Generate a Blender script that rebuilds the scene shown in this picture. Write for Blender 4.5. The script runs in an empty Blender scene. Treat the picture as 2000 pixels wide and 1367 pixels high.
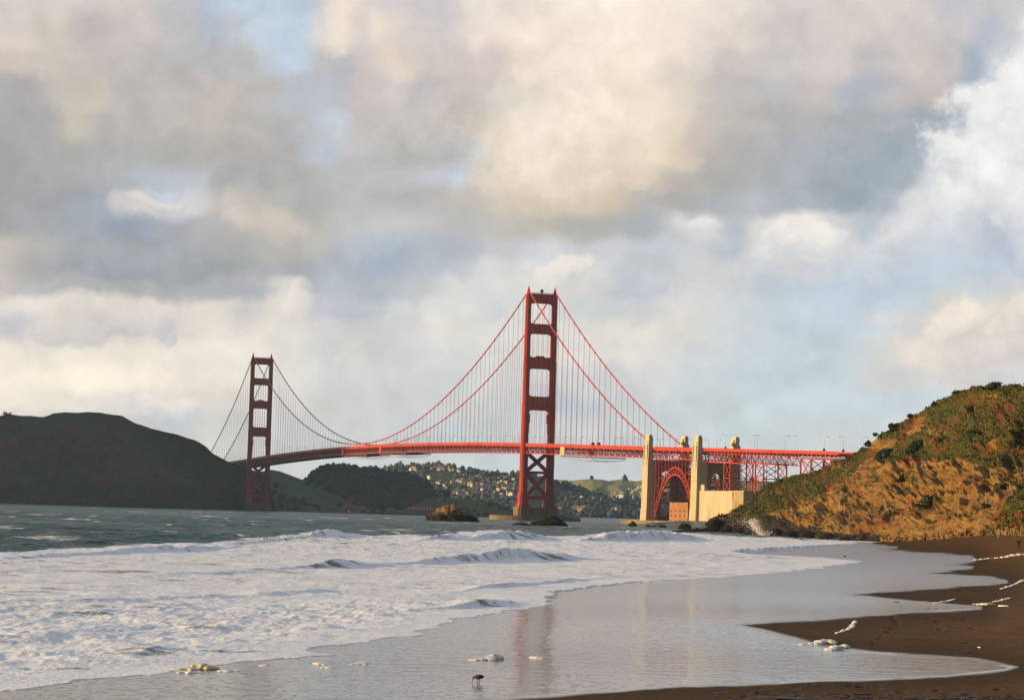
import bpy, bmesh, math, random
import numpy as np
from mathutils import Vector, Matrix

random.seed(7)
rng = np.random.default_rng(7)
scene = bpy.context.scene
COL = scene.collection

# ------------------------------------------------------------------ camera
H = 4.817                       # eye height above the sea
PIT, ROL, F = 0.0651499, 0.0297538, 4939.78   # pitch, roll, focal length in photo pixels
_fw = np.array([0.0, math.cos(PIT), math.sin(PIT)])
_ri = np.array([1.0, 0.0, 0.0])
_up = np.cross(_ri, _fw)
RI = math.cos(ROL) * _ri + math.sin(ROL) * _up
UP = -math.sin(ROL) * _ri + math.cos(ROL) * _up
FW = _fw
cam_d = bpy.data.cameras.new('camera')
cam = bpy.data.objects.new('camera', cam_d)
COL.objects.link(cam)
cam_d.sensor_fit = 'HORIZONTAL'
cam_d.sensor_width = 36.0
cam_d.lens = 36.0 * F / 2000.0
cam_d.clip_start = 0.5
cam_d.clip_end = 60000.0
_m = Matrix.Identity(4)
for i in range(3):
    _m[i][0], _m[i][1], _m[i][2] = RI[i], UP[i], -FW[i]
_m[2][3] = H
cam.matrix_world = _m
scene.camera = cam

# ------------------------------------------------------------------ light
SUN_EL, SUN_AZ = math.radians(9.5), math.radians(-99.5)     # azimuth from +Y, clockwise
SUN_DIR = Vector((math.sin(SUN_AZ) * math.cos(SUN_EL), math.cos(SUN_AZ) * math.cos(SUN_EL), math.sin(SUN_EL)))
sun_d = bpy.data.lights.new('sun', 'SUN')
sun_d.energy = 5.0
sun_d.angle = math.radians(0.5)
sun_d.color = (1.0, 0.69, 0.34)
sun = bpy.data.objects.new('sun', sun_d)
COL.objects.link(sun)
sun.location = (-300, 0, 400)
sun.rotation_euler = SUN_DIR.to_track_quat('Z', 'Y').to_euler()
vs = scene.view_settings
vs.view_transform = 'Standard'
vs.look = 'None'
vs.exposure = 0.25
vs.gamma = 1.0

def lin(c):
    return tuple(((v / 255.0) / 12.92 if v / 255.0 <= 0.04045 else ((v / 255.0 + 0.055) / 1.055) ** 2.4) for v in c)

def pray(px, py):
    """direction (world, y = 1) through a point of the photograph"""
    d = FW * F + RI * (px - 1000.0) - UP * (py - 683.5)
    return d / d[1]

class NT:
    """small helper to write node trees"""
    def __init__(self, tree):
        self.t = tree
        self.n = tree.nodes
        self.l = tree.links
    def node(self, kind, **kw):
        nd = self.n.new(kind)
        for k, v in kw.items():
            setattr(nd, k, v)
        return nd
    def set(self, nd, key, v):
        s = nd.inputs[key]
        if hasattr(v, 'is_linked') or isinstance(v, bpy.types.NodeSocket):
            self.l.new(v, s)
        else:
            s.default_value = v
    def math(self, op, a, b=0.0, c=0.0, clamp=False):
        nd = self.node('ShaderNodeMath', operation=op, use_clamp=clamp)
        self.set(nd, 0, a); self.set(nd, 1, b); self.set(nd, 2, c)
        return nd.outputs[0]
    def vmath(self, op, a, b=(0, 0, 0), scale=None):
        nd = self.node('ShaderNodeVectorMath', operation=op)
        self.set(nd, 0, a); self.set(nd, 1, b)
        if scale is not None:
            self.set(nd, 'Scale', scale)
        return nd.outputs[0]
    def noise(self, vec, scale, detail=4.0, rough=0.55, out='Fac', dist=0.0, lac=2.0, kind='FBM'):
        nd = self.node('ShaderNodeTexNoise')
        nd.noise_type = kind
        self.set(nd, 'Vector', vec); self.set(nd, 'Scale', scale); self.set(nd, 'Detail', detail)
        self.set(nd, 'Roughness', rough); self.set(nd, 'Distortion', dist); self.set(nd, 'Lacunarity', lac)
        return nd.outputs[out]
    def ramp(self, fac, stops, interp='LINEAR'):
        nd = self.node('ShaderNodeValToRGB')
        cr = nd.color_ramp
        cr.interpolation = interp
        while len(cr.elements) > 1:
            cr.elements.remove(cr.elements[-1])
        cr.elements[0].position = stops[0][0]
        cr.elements[0].color = (*stops[0][1], 1.0)
        for p, c in stops[1:]:
            e = cr.elements.new(p)
            e.color = (*c, 1.0)
        self.set(nd, 'Fac', fac)
        return nd.outputs['Color']
    def mix(self, fac, a, b, blend='MIX'):
        nd = self.node('ShaderNodeMix', data_type='RGBA', blend_type=blend)
        self.set(nd, 'Factor', fac)
        for key, v in ((6, a), (7, b)):
            if isinstance(v, (tuple, list)):
                v = (*v[:3], 1.0)
            self.set(nd, key, v)
        return nd.outputs[2]
    def step(self, v, lo, hi, a=0.0, b=1.0, kind='SMOOTHSTEP'):
        nd = self.node('ShaderNodeMapRange', interpolation_type=kind)
        self.set(nd, 'Value', v); self.set(nd, 'From Min', lo); self.set(nd, 'From Max', hi)
        self.set(nd, 'To Min', a); self.set(nd, 'To Max', b)
        return nd.outputs[0]

# ------------------------------------------------------------------ sky: clouds as a function of direction
SKY_ROWS = [
 (0, [(0,206,196,192),(110,210,200,194),(250,205,195,190),(330,192,188,194),(390,184,194,210),(440,182,200,218),(560,180,198,216),(590,196,200,206),(640,236,220,202),(690,226,210,198),(760,208,200,198),(830,198,194,196),(920,222,210,200),(1050,234,222,206),(1180,246,232,216),(1290,244,230,214),(1400,226,214,202),(1520,208,200,196),(1640,216,204,198),(1760,212,202,196),(1840,190,190,196),(1920,200,194,194),(2000,206,202,202)]),
 (60, [(0,210,198,188),(90,208,196,184),(150,194,184,182),(250,200,190,186),(340,190,186,188),(390,178,186,200),(440,186,190,198),(500,188,198,212),(555,182,200,218),(600,210,204,200),(640,228,212,198),(690,206,196,190),(730,232,216,200),(800,212,202,196),(860,204,198,196),(920,228,214,202),(1060,238,224,206),(1200,248,232,214),(1300,238,224,208),(1420,216,204,194),(1540,202,194,192),(1640,214,204,198),(1740,206,196,192),(1820,200,194,192),(1880,198,192,194),(1920,178,182,196),(1965,200,198,202),(2000,230,230,232)]),
 (120, [(0,202,190,180),(90,204,192,180),(150,198,186,180),(240,190,184,180),(370,184,182,182),(470,186,184,184),(530,184,200,218),(575,186,200,216),(610,192,188,188),(650,186,184,190),(700,206,194,186),(760,222,206,190),(820,204,194,188),(900,206,192,186),(940,204,190,184),(1000,228,212,194),(1100,240,226,206),(1230,242,228,208),(1310,230,216,200),(1400,204,194,188),(1520,196,190,188),(1620,206,196,192),(1700,190,186,186),(1780,204,194,188),(1850,196,188,188),(1905,160,174,190),(1950,196,200,206),(2000,232,231,230)]),
 (180, [(0,174,170,170),(70,178,172,170),(140,200,190,174),(170,200,190,176),(230,184,180,178),(330,188,182,178),(440,192,182,176),(510,190,184,182),(560,182,186,192),(630,178,182,192),(690,198,188,184),(760,196,188,184),(830,190,184,184),(900,200,188,182),(960,204,192,184),(1010,214,202,188),(1100,236,220,200),(1240,240,224,202),(1320,220,208,194),(1400,192,186,182),(1520,184,182,180),(1600,200,190,186),(1680,172,178,188),(1760,192,184,182),(1830,194,184,180),(1880,160,172,184),(1930,166,180,194),(1970,222,224,226),(2000,234,232,230)]),
 (240, [(0,166,165,168),(80,170,168,168),(140,198,188,172),(190,182,178,174),(300,182,176,172),(420,192,184,176),(520,182,178,174),(600,180,182,186),(640,188,194,206),(690,188,182,178),(790,184,180,176),(870,194,184,172),(940,214,200,182),(1010,232,216,196),(1120,238,222,202),(1240,240,224,200),(1310,230,212,190),(1360,200,188,176),(1440,184,178,174),(1560,176,174,174),(1660,170,172,176),(1760,162,168,174),(1820,152,166,178),(1870,170,182,194),(1910,214,218,222),(1960,232,230,228),(2000,230,228,226)]),
 (300, [(0,164,162,164),(120,170,168,166),(240,172,170,168),(350,174,172,168),(480,182,174,170),(560,176,174,172),(630,184,190,202),(690,186,184,182),(800,184,180,176),(880,176,176,178),(930,196,196,198),(970,222,206,184),(1020,236,220,198),(1150,236,218,194),(1270,234,214,188),(1330,214,196,172),(1390,180,174,170),(1480,174,172,170),(1560,162,166,172),(1640,152,164,176),(1740,150,163,174),(1800,164,176,188),(1840,212,214,214),(1920,228,226,222),(2000,228,227,226)]),
 (350, [(0,162,161,162),(120,168,166,166),(220,174,176,180),(300,180,188,200),(370,186,190,196),(440,172,172,172),(560,172,172,168),(680,186,186,186),(770,190,188,186),(850,192,196,204),(885,196,206,218),(920,212,198,182),(990,222,204,182),(1120,220,202,178),(1250,218,198,174),(1320,186,178,168),(1420,172,172,170),(1520,162,166,170),(1620,154,164,172),(1700,146,160,172),(1770,160,172,184),(1820,204,208,212),(1900,224,223,220),(2000,222,222,222)]),
 (395, [(0,160,159,160),(110,160,162,166),(200,156,166,178),(225,200,198,196),(280,216,208,204),(330,206,208,212),(400,206,202,200),(440,192,184,178),(500,184,180,172),(600,178,177,174),(700,188,186,184),(800,184,182,180),(900,190,184,176),(980,204,190,172),(1100,208,192,168),(1190,206,190,168),(1270,178,174,170),(1400,170,174,178),(1480,178,184,190),(1560,170,176,184),(1680,146,160,172),(1730,168,178,190),(1800,214,216,216),(1880,216,217,218),(2000,210,212,216)]),
 (440, [(0,160,159,160),(70,160,162,166),(170,158,166,174),(250,144,158,174),(330,166,170,178),(430,180,178,178),(530,208,194,178),(600,190,184,176),(700,186,186,186),(790,194,190,188),(900,186,184,180),(1040,192,184,172),(1130,180,176,170),(1260,170,174,178),(1330,206,206,206),(1385,222,218,214),(1430,180,186,194),(1470,216,214,210),(1560,234,228,222),(1620,206,206,208),(1700,178,188,198),(1780,212,214,216),(1880,208,212,214),(1930,184,192,206),(2000,206,210,216)]),
 (490, [(0,196,186,176),(60,176,172,168),(150,160,164,168),(260,152,158,168),(360,168,170,174),(470,176,174,172),(580,184,180,174),(680,178,182,190),(760,168,178,190),(880,176,182,190),(980,194,195,198),(1080,206,208,212),(1180,196,198,204),(1280,196,202,208),(1360,204,206,208),(1430,182,190,200),(1500,222,217,212),(1580,228,222,214),(1640,208,208,210),(1740,198,204,212),(1860,196,206,216),(1940,184,194,208),(2000,200,206,214)]),
 (530, [(0,200,190,180),(60,182,176,172),(160,160,163,167),(260,148,155,164),(360,164,166,168),(480,170,171,170),(560,170,174,176),(640,172,178,186),(740,160,174,188),(860,180,188,196),(960,206,207,208),(1060,222,218,212),(1140,232,225,214),(1200,196,200,206),(1300,196,200,206),(1400,208,209,208),(1500,202,205,208),(1560,204,206,210),(1680,196,206,216),(1800,190,204,216),(2000,188,202,214)]),
 (562, [(0,196,190,184),(80,184,182,182),(170,172,172,174),(260,170,170,172),(400,172,174,176),(500,178,180,184),(545,216,210,204),(575,226,218,208),(610,180,184,192),(720,172,178,188),(820,190,193,196),(920,212,211,208),(1040,224,220,212),(1140,214,210,206),(1230,184,192,202),(1330,206,206,206),(1420,206,208,208),(1520,190,200,210),(1650,186,202,216),(1800,186,202,214),(1880,196,206,212),(2000,206,208,210)]),
 (600, [(0,224,216,206),(100,228,218,206),(200,222,212,200),(320,222,212,202),(420,226,216,204),(480,204,200,198),(540,226,218,206),(580,222,214,206),(640,190,192,198),(720,188,192,198),(800,204,206,206),(900,220,217,211),(960,206,208,210),(1040,222,218,211),(1150,204,207,208),(1240,204,207,208),(1330,220,214,208),(1420,206,210,212),(1540,192,206,214),(1680,186,203,214),(1780,190,204,214),(1840,214,208,200),(1900,230,218,206),(1960,220,214,206),(2000,224,214,204)]),
 (640, [(0,206,200,198),(40,196,194,198),(120,220,212,200),(210,206,200,196),(300,222,214,202),(330,194,192,196),(370,224,214,202),(460,232,222,208),(560,222,216,206),(660,206,206,206),(760,208,208,208),(880,224,219,212),(1000,218,215,210),(1120,222,217,210),(1240,228,221,210),(1340,220,215,207),(1440,206,210,212),(1560,190,205,214),(1700,188,205,215),(1780,206,206,204),(1840,230,218,204),(1920,232,219,204),(2000,214,208,204)]),
 (690, [(0,238,226,208),(60,232,220,206),(140,238,226,210),(240,236,224,208),(330,238,226,210),(440,236,226,210),(560,222,216,206),(660,206,206,204),(710,216,210,202),(760,202,204,204),(900,212,211,208),(1030,216,213,208),(1150,224,217,208),(1260,222,216,208),(1380,206,210,211),(1500,192,206,213),(1640,190,206,214),(1730,206,206,203),(1780,226,215,202),(1870,228,216,202),(1940,222,213,204),(2000,212,207,204)]),
 (740, [(0,248,234,212),(150,250,236,212),(300,246,232,212),(420,236,226,210),(560,220,215,206),(700,208,208,205),(900,207,209,207),(1050,214,212,208),(1150,206,206,207),(1250,212,211,208),(1380,200,208,210),(1500,192,207,213),(1640,190,206,213),(1690,202,204,206),(1760,206,204,201),(1880,208,205,202),(2000,206,206,205)]),
 (790, [(0,240,228,208),(120,238,226,208),(200,230,220,206),(280,214,208,202),(340,226,218,206),(450,220,214,204),(600,212,209,204),(800,206,208,205),(1000,206,208,206),(1100,192,199,206),(1250,204,207,207),(1400,196,207,209),(1560,198,211,214),(1700,196,211,215),(1850,196,208,213),(2000,198,208,212)]),
 (830, [(0,222,212,202),(200,220,211,201),(300,202,200,198),(360,192,196,200),(420,212,208,202),(560,210,208,204),(760,206,208,206),(900,198,205,206),(1050,202,206,206),(1150,208,209,207),(1300,200,206,208),(1450,196,208,210),(1550,198,208,209),(1700,204,210,210),(2000,202,208,210)]),
 (900, [(0,214,208,200),(400,214,210,203),(700,208,210,207),(850,206,209,207),(1000,198,205,206),(1150,198,203,204),(1300,204,207,207),(1500,208,209,208),(1700,208,209,208),(2000,206,208,208)]),
 (1000, [(0,210,206,200),(500,206,206,203),(1000,198,204,206),(1500,204,207,208),(2000,204,208,210)]),
]
PUFFS = [
 (540, 60, 75, 60, 30, 0.6, 0.7, 0.45, (186, 204, 220), (180, 198, 218)),
 (1130, 240, 270, 190, 20, 0.75, 0.60, 0.62, (244, 231, 213), (222, 204, 182)),
 (830, 235, 180, 95, 10, 0.6, 0.75, 0.6, (200, 192, 188), (180, 177, 175)),
 (690, 60, 70, 50, 60, 0.6, 0.7, 0.55, (236, 221, 204), (214, 202, 192)),
 (1650, 315, 230, 110, 18, 0.7, 0.65, 0.6, (170, 176, 182), (150, 162, 173)),
 (1985, 290, 190, 185, 35, 0.40, 0.55, 0.9, (238, 236, 233), (214, 216, 219)),
 (1840, 440, 170, 55, 25, 0.55, 0.7, 0.7, (222, 222, 222), (198, 204, 212)),
 (1560, 465, 100, 52, -8, 0.45, 0.65, 0.9, (238, 232, 225), (206, 208, 212)),
 (1372, 440, 62, 26, 5, 0.5, 0.75, 0.8, (228, 222, 216), (200, 204, 208)),
 (1105, 528, 78, 36, 25, 0.5, 0.7, 0.85, (238, 230, 219), (210, 208, 206)),
 (312, 392, 92, 15, -3, 0.5, 0.7, 0.85, (226, 217, 211), (202, 200, 200)),
 (330, 372, 60, 14, 0, 0.7, 0.6, 0.6, (194, 208, 222), (186, 200, 214)),
 (520, 425, 80, 42, -15, 0.7, 0.7, 0.5, (220, 206, 190), (196, 186, 178)),
 (270, 515, 330, 50, 2, 0.5, 0.55, 0.65, (166, 168, 172), (148, 155, 164)),
 (730, 500, 130, 36, 12, 0.6, 0.8, 0.5, (178, 188, 198), (160, 174, 188)),
 (562, 590, 24, 52, -20, 0.5, 0.6, 0.75, (234, 225, 213), (222, 214, 205)),
 (190, 648, 190, 24, 4, 0.6, 1.1, 0.6, (214, 206, 202), (188, 186, 192)),
 (334, 660, 26, 15, 30, 0.5, 0.8, 0.7, (204, 200, 200), (188, 188, 194)),
 (960, 612, 20, 12, 40, 0.5, 0.8, 0.7, (204, 206, 207), (192, 197, 202)),
 (1230, 560, 90, 30, 15, 0.6, 0.8, 0.55, (200, 203, 208), (182, 190, 200)),
 (700, 692, 60, 18, 40, 0.7, 0.8, 0.5, (222, 213, 204), (204, 202, 201)),
 (330, 802, 115, 30, -6, 0.5, 0.75, 0.75, (232, 224, 212), (196, 198, 203)),
 (90, 806, 110, 22, 0, 0.5, 0.75, 0.7, (226, 217, 206), (204, 200, 200)),
 (1725, 627, 60, 22, -6, 0.6, 0.8, 0.6, (212, 208, 205), (198, 201, 204)),
 (1900, 680, 180, 52, 8, 0.40, 0.5, 0.9, (232, 219, 205), (206, 199, 196)),
 (1885, 632, 88, 46, 15, 0.30, 0.55, 0.95, (240, 227, 211), (220, 208, 199)),
 (1975, 628, 70, 40, 10, 0.30, 0.55, 0.9, (236, 223, 208), (212, 204, 199)),
 (1690, 738, 55, 14, 30, 0.7, 0.8, 0.5, (208, 205, 204), (200, 202, 204)),
]
def build_world():
    w = bpy.data.worlds.new("World")
    scene.world = w
    w.use_nodes = True
    w.cycles.sampling_method = 'MANUAL'
    w.cycles.sample_map_resolution = 256
    T = NT(w.node_tree)
    T.n.clear()
    out = T.node('ShaderNodeOutputWorld')
    bg = T.node('ShaderNodeBackground')
    T.l.new(bg.outputs[0], out.inputs['Surface'])
    STR = 0.1
    bg.inputs['Strength'].default_value = STR
    sky = T.node('ShaderNodeTexSky', sky_type='NISHITA')
    sky.sun_disc = False
    sky.sun_elevation = SUN_EL
    sky.sun_rotation = SUN_AZ
    sky.air_density = 1.2; sky.dust_density = 1.5; sky.ozone_density = 1.5
    tc = T.node('ShaderNodeTexCoord')
    d = tc.outputs['Generated']
    sep = T.node('ShaderNodeSeparateXYZ'); T.l.new(d, sep.inputs[0])
    x, y, z = sep.outputs
    ay = T.math('MAXIMUM', T.math('ABSOLUTE', y), 0.12)
    # tangent-plane direction coordinates: 1 unit = 100 photo pixels; u to the right, v upward
    u0 = T.math('MULTIPLY', T.math('DIVIDE', x, ay), F / 100.0)
    v0 = T.math('MULTIPLY', T.math('DIVIDE', z, ay), F / 100.0)
    cmb = T.node('ShaderNodeCombineXYZ')
    T.l.new(u0, cmb.inputs[0]); T.l.new(v0, cmb.inputs[1])
    p0 = cmb.outputs[0]
    # billow: warp the coordinates at three scales
    def warp(p, scale, amp, detail, seed, rough=0.55):
        q = T.vmath('ADD', p, (seed, seed * 1.7, seed * 0.3))
        n = T.noise(q, scale, detail, rough, out='Color')
        n = T.vmath('SUBTRACT', n, (0.5, 0.5, 0.5))
        n = T.vmath('MULTIPLY', n, (amp * 1.15, amp, 0.0))
        return T.vmath('ADD', p, n)
    p = warp(p0, 0.55, 0.62, 2.0, 3.1)
    p = warp(p, 1.6, 0.46, 4.0, 11.7, 0.5)
    sp = T.node('ShaderNodeSeparateXYZ'); T.l.new(p, sp.inputs[0])
    # row coordinates: the photo is rolled, so rows of the table are tilted back to level here
    def uv(px, py):
        d = pray(px, py)
        return d[0] * F / 100.0, d[2] * F / 100.0
    um, vm = uv(1000, 500)
    u1, v1 = uv(2000, 500)
    slope = (v1 - vm) / (u1 - um)
    ue = sp.outputs[0]
    ve = T.math('SUBTRACT', sp.outputs[1], T.math('MULTIPLY', ue, slope))
    fx = T.step(ue, uv(0, 500)[0], u1, 0.0, 1.0, 'LINEAR')
    col = None
    prev = None
    for py, stops in SKY_ROWS:
        st = [(sx / 2000.0, lin((r, g, b))) for sx, r, g, b in stops]
        c = T.ramp(fx, st, 'EASE')
        vv = uv(1000, py)[1] - slope * uv(1000, py)[0]
        if col is None:
            col = c
        else:
            m = 0.5 * (prev + vv); hw = 0.5 * (prev - vv)
            col = T.mix(T.step(ve, m + hw * 0.75, m - hw * 0.75), col, c)
        prev = vv
    # separate puffs with billowed edges: photo x, y, half width, half height, tilt, softness, edge noise, opacity, lit colour, shaded colour
    nA = T.noise(T.vmath('ADD', p0, (2.0, 7.0, 1.0)), 1.15, 7.0, 0.56)
    nB = T.noise(T.vmath('ADD', p0, (9.0, 1.0, 4.0)), 2.6, 6.0, 0.56)
    nmix = T.math('SUBTRACT', T.math('ADD', T.math('MULTIPLY', nA, 0.62), T.math('MULTIPLY', nB, 0.38)), 0.5)
    for (cx, cy, rx, ry, tilt, soft, amp, op, lit, shd) in PUFFS:
        uc, vc = uv(cx, cy)
        q = T.vmath('SUBTRACT', p, (uc, vc, 0.0))
        ca, sa = math.cos(math.radians(tilt) + ROL * 0), math.sin(math.radians(tilt))
        mp = T.node('ShaderNodeVectorMath', operation='DOT_PRODUCT'); T.set(mp, 0, q); mp.inputs[1].default_value = (ca * 100.0 / rx, sa * 100.0 / rx, 0)
        mq = T.node('ShaderNodeVectorMath', operation='DOT_PRODUCT'); T.set(mq, 0, q); mq.inputs[1].default_value = (-sa * 100.0 / ry, ca * 100.0 / ry, 0)
        a_, b_ = mp.outputs['Value'], mq.outputs['Value']
        dist = T.math('SQRT', T.math('ADD', T.math('MULTIPLY', a_, a_), T.math('MULTIPLY', b_, b_)))
        f = T.math('ADD', T.math('SUBTRACT', 1.0, dist), T.math('MULTIPLY', nmix, amp * 3.2))
        msk = T.step(f, 0.0, soft)
        shade = T.step(T.math('ADD', T.math('ADD', b_, T.math('MULTIPLY', a_, -0.35)), T.math('MULTIPLY', nmix, 4.5)), -0.75, 0.55)
        c = T.mix(shade, lin(shd), lin(lit))
        col = T.mix(T.math('MULTIPLY', msk, op), col, c)
    # soft structure inside the cloud masses
    n1 = T.noise(T.vmath('ADD', p, (5.0, 9.0, 2.0)), 1.2, 5.0, 0.55)
    bil = T.math('ABSOLUTE', T.math('SUBTRACT', T.noise(T.vmath('ADD', p, (1.0, 3.0, 8.0)), 0.9, 4.0, 0.5), 0.5))
    g1 = T.math('ADD', T.step(n1, 0.25, 0.75, 0.93, 1.11, 'LINEAR'), T.math('MULTIPLY', bil, 0.45))
    n2 = T.noise(T.vmath('ADD', p0, (15.0, 4.0, 7.0)), 5.5, 6.0, 0.6)
    g2 = T.step(n2, 0.25, 0.75, 0.99, 1.01, 'LINEAR')
    g = T.math('MULTIPLY', T.math('MULTIPLY', g1, g2), T.step(v0, 0.5, 5.0, 1.16, 1.03))     # the low sky is seen through the most haze
    col = T.vmath('SCALE', col, scale=g)
    hsv = T.node('ShaderNodeHueSaturation'); hsv.inputs['Saturation'].default_value = 0.88
    T.l.new(col, hsv.inputs['Color']); col = hsv.outputs[0]
    # above the photographed part of the sky: broken cloud over the blue of the sky texture
    el = T.math('ARCSINE', z)
    nz = T.noise(d, 2.3, 5.0, 0.55)
    col = T.vmath('SCALE', col, scale=T.step(y, -0.05, 0.88, 0.20, 1.0))      # unseen sky behind the viewer dimmed to deepen the shaded faces
    cloud_hi = T.mix(T.step(nz, 0.35, 0.65), (0.39, 0.44, 0.54), (0.64, 0.69, 0.79))
    blue = T.vmath('SCALE', sky.outputs[0], scale=STR)
    hi = T.mix(T.step(nz, 0.30, 0.5, 0.25, 0.9), blue, cloud_hi)
    hi = T.vmath('SCALE', hi, scale=T.step(y, -0.25, 0.75, 0.36, 1.72))
    up = T.step(el, math.radians(13.0), math.radians(30.0))
    col = T.mix(up, col, hi)
    col = T.mix(T.step(el, math.radians(-4.0), math.radians(-12.0)), col, (0.10, 0.11, 0.12))
    col = T.vmath('SCALE', col, scale=1.0 / STR / 2 ** 0.25)      # table colours are as seen at this exposure
    T.l.new(col, bg.inputs['Color'])
build_world()

# ------------------------------------------------------------------ general helpers
def proj(P):
    """world points (n,3) -> photo pixels"""
    P = np.asarray(P, float) - np.array([0, 0, H])
    w = P @ FW
    w = np.where(np.abs(w) < 1e-6, 1e-6, w)
    return 1000.0 + F * (P @ RI) / w, 683.5 - F * (P @ UP) / w, w

def G(px, py, z=0.0):
    d = pray(px, py)
    t = (z - H) / d[2]
    return np.array([0, 0, H]) + d * t

def V(px, py, D):
    return np.array([0, 0, H]) + pray(px, py) * D

def hash2(ix, iy, seed):
    n = (ix.astype(np.int64) * 374761393 + iy.astype(np.int64) * 668265263 + seed * 974711) & 0xFFFFFFFF
    n = ((n ^ (n >> 13)) * 1274126177) & 0xFFFFFFFF
    n = (n ^ (n >> 16)) & 0xFFFFFF
    return n.astype(np.float64) / 0xFFFFFF

def vnoise(x, y, seed=0):
    x = np.asarray(x, float); y = np.asarray(y, float)
    ix = np.floor(x); iy = np.floor(y)
    fx = x - ix; fy = y - iy
    fx = fx * fx * fx * (fx * (fx * 6 - 15) + 10); fy = fy * fy * fy * (fy * (fy * 6 - 15) + 10)
    a = hash2(ix, iy, seed); b = hash2(ix + 1, iy, seed)
    c = hash2(ix, iy + 1, seed); d = hash2(ix + 1, iy + 1, seed)
    return (a + (b - a) * fx) * (1 - fy) + (c + (d - c) * fx) * fy      # 0..1

def fbm(x, y, octaves=4, seed=0, gain=0.5):
    s = 0.0; a = 1.0; t = 0.0
    for o in range(octaves):
        s = s + a * (vnoise(x, y, seed + o * 17) * 2 - 1); t += a
        x = x * 2.03 + 7.1; y = y * 2.03 + 3.7; a *= gain
    return s / t                                                       # -1..1

def ridged(x, y, octaves=4, seed=0, gain=0.5):
    s = 0.0; a = 1.0; t = 0.0
    for o in range(octaves):
        s = s + a * (1 - np.abs(vnoise(x, y, seed + o * 13) * 2 - 1)); t += a
        x = x * 2.07 + 1.3; y = y * 2.07 + 5.9; a *= gain
    return s / t                                                       # 0..1

def sstep(v, lo, hi):
    t = np.clip((np.asarray(v, float) - lo) / (hi - lo), 0, 1)
    return t * t * (3 - 2 * t)

def seg_dist(px, py, pts):
    """unsigned distance (px) to a polyline"""
    best = np.full(np.shape(px), 1e9)
    for (ax, ay), (bx, by) in zip(pts[:-1], pts[1:]):
        dx, dy = bx - ax, by - ay
        L = dx * dx + dy * dy + 1e-9
        t = np.clip(((px - ax) * dx + (py - ay) * dy) / L, 0, 1)
        best = np.minimum(best, (px - ax - t * dx) ** 2 + (py - ay - t * dy) ** 2)
    return np.sqrt(best)

def in_poly(px, py, poly):
    inside = np.zeros(np.shape(px), bool)
    n = len(poly)
    for i in range(n):
        ax, ay = poly[i]; bx, by = poly[(i + 1) % n]
        if ay == by:
            continue
        c = ((ay > py) != (by > py)) & (px < (bx - ax) * (py - ay) / (by - ay) + ax)
        inside ^= c
    return inside

def poly_mask(px, py, poly, soft):
    d = seg_dist(px, py, list(poly) + [poly[0]])
    d = np.where(in_poly(px, py, poly), d, -d)
    return sstep(d, -soft, soft)

def link(name, me, m=None, parent=None):
    o = bpy.data.objects.new(name, me)
    COL.objects.link(o)
    if m is not None and me is not None:
        me.materials.append(m)
    if parent is not None:
        o.parent = parent
    return o

def tag(o, label=None, cat=None, group=None, kind=None):
    if label: o['label'] = label
    if cat: o['category'] = cat
    if group: o['group'] = group
    if kind: o['kind'] = kind
    return o

def empty(name, loc=(0, 0, 0), rz=0.0):
    o = bpy.data.objects.new(name, None)
    COL.objects.link(o)
    o.location = loc; o.rotation_euler = (0, 0, rz)
    o.empty_display_size = 1.0
    return o

def copy_tree(o, parent=None):
    c = o.copy(); COL.objects.link(c)
    if parent is not None:
        c.parent = parent
    for ch in list(o.children):
        copy_tree(ch, c)
    return c

def grid_mesh(name, P, attrs=None, smooth=True):
    """P: (rows, cols, 3) -> one quad-grid mesh"""
    nr, nc = P.shape[:2]
    me = bpy.data.meshes.new(name)
    nv = nr * nc; nf = (nr - 1) * (nc - 1)
    me.vertices.add(nv)
    me.vertices.foreach_set('co', P.reshape(-1).astype(np.float32))
    idx = np.arange(nv).reshape(nr, nc)
    q = np.stack([idx[:-1, :-1], idx[:-1, 1:], idx[1:, 1:], idx[1:, :-1]], -1).reshape(-1)
    me.loops.add(nf * 4)
    me.loops.foreach_set('vertex_index', q.astype(np.int32))
    me.polygons.add(nf)
    me.polygons.foreach_set('loop_start', np.arange(0, nf * 4, 4, dtype=np.int32))
    me.polygons.foreach_set('loop_total', np.full(nf, 4, np.int32))
    me.polygons.foreach_set('use_smooth', np.full(nf, smooth, bool))
    for k, a in (attrs or {}).items():
        at = me.attributes.new(k, 'FLOAT', 'POINT')
        at.data.foreach_set('value', np.asarray(a, np.float32).reshape(-1))
    me.update(calc_edges=True)
    me.validate()
    return me

def raw_mesh(name, verts, faces_flat, n_per, smooth=False):
    """verts (n,3), faces_flat (f, n_per)"""
    me = bpy.data.meshes.new(name)
    me.vertices.add(len(verts)); me.vertices.foreach_set('co', np.asarray(verts, np.float32).reshape(-1))
    nf = len(faces_flat)
    me.loops.add(nf * n_per); me.loops.foreach_set('vertex_index', np.asarray(faces_flat, np.int32).reshape(-1))
    me.polygons.add(nf)
    me.polygons.foreach_set('loop_start', np.arange(0, nf * n_per, n_per, dtype=np.int32))
    me.polygons.foreach_set('loop_total', np.full(nf, n_per, np.int32))
    me.polygons.foreach_set('use_smooth', np.full(nf, smooth, bool))
    me.update(calc_edges=True)
    return me

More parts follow.
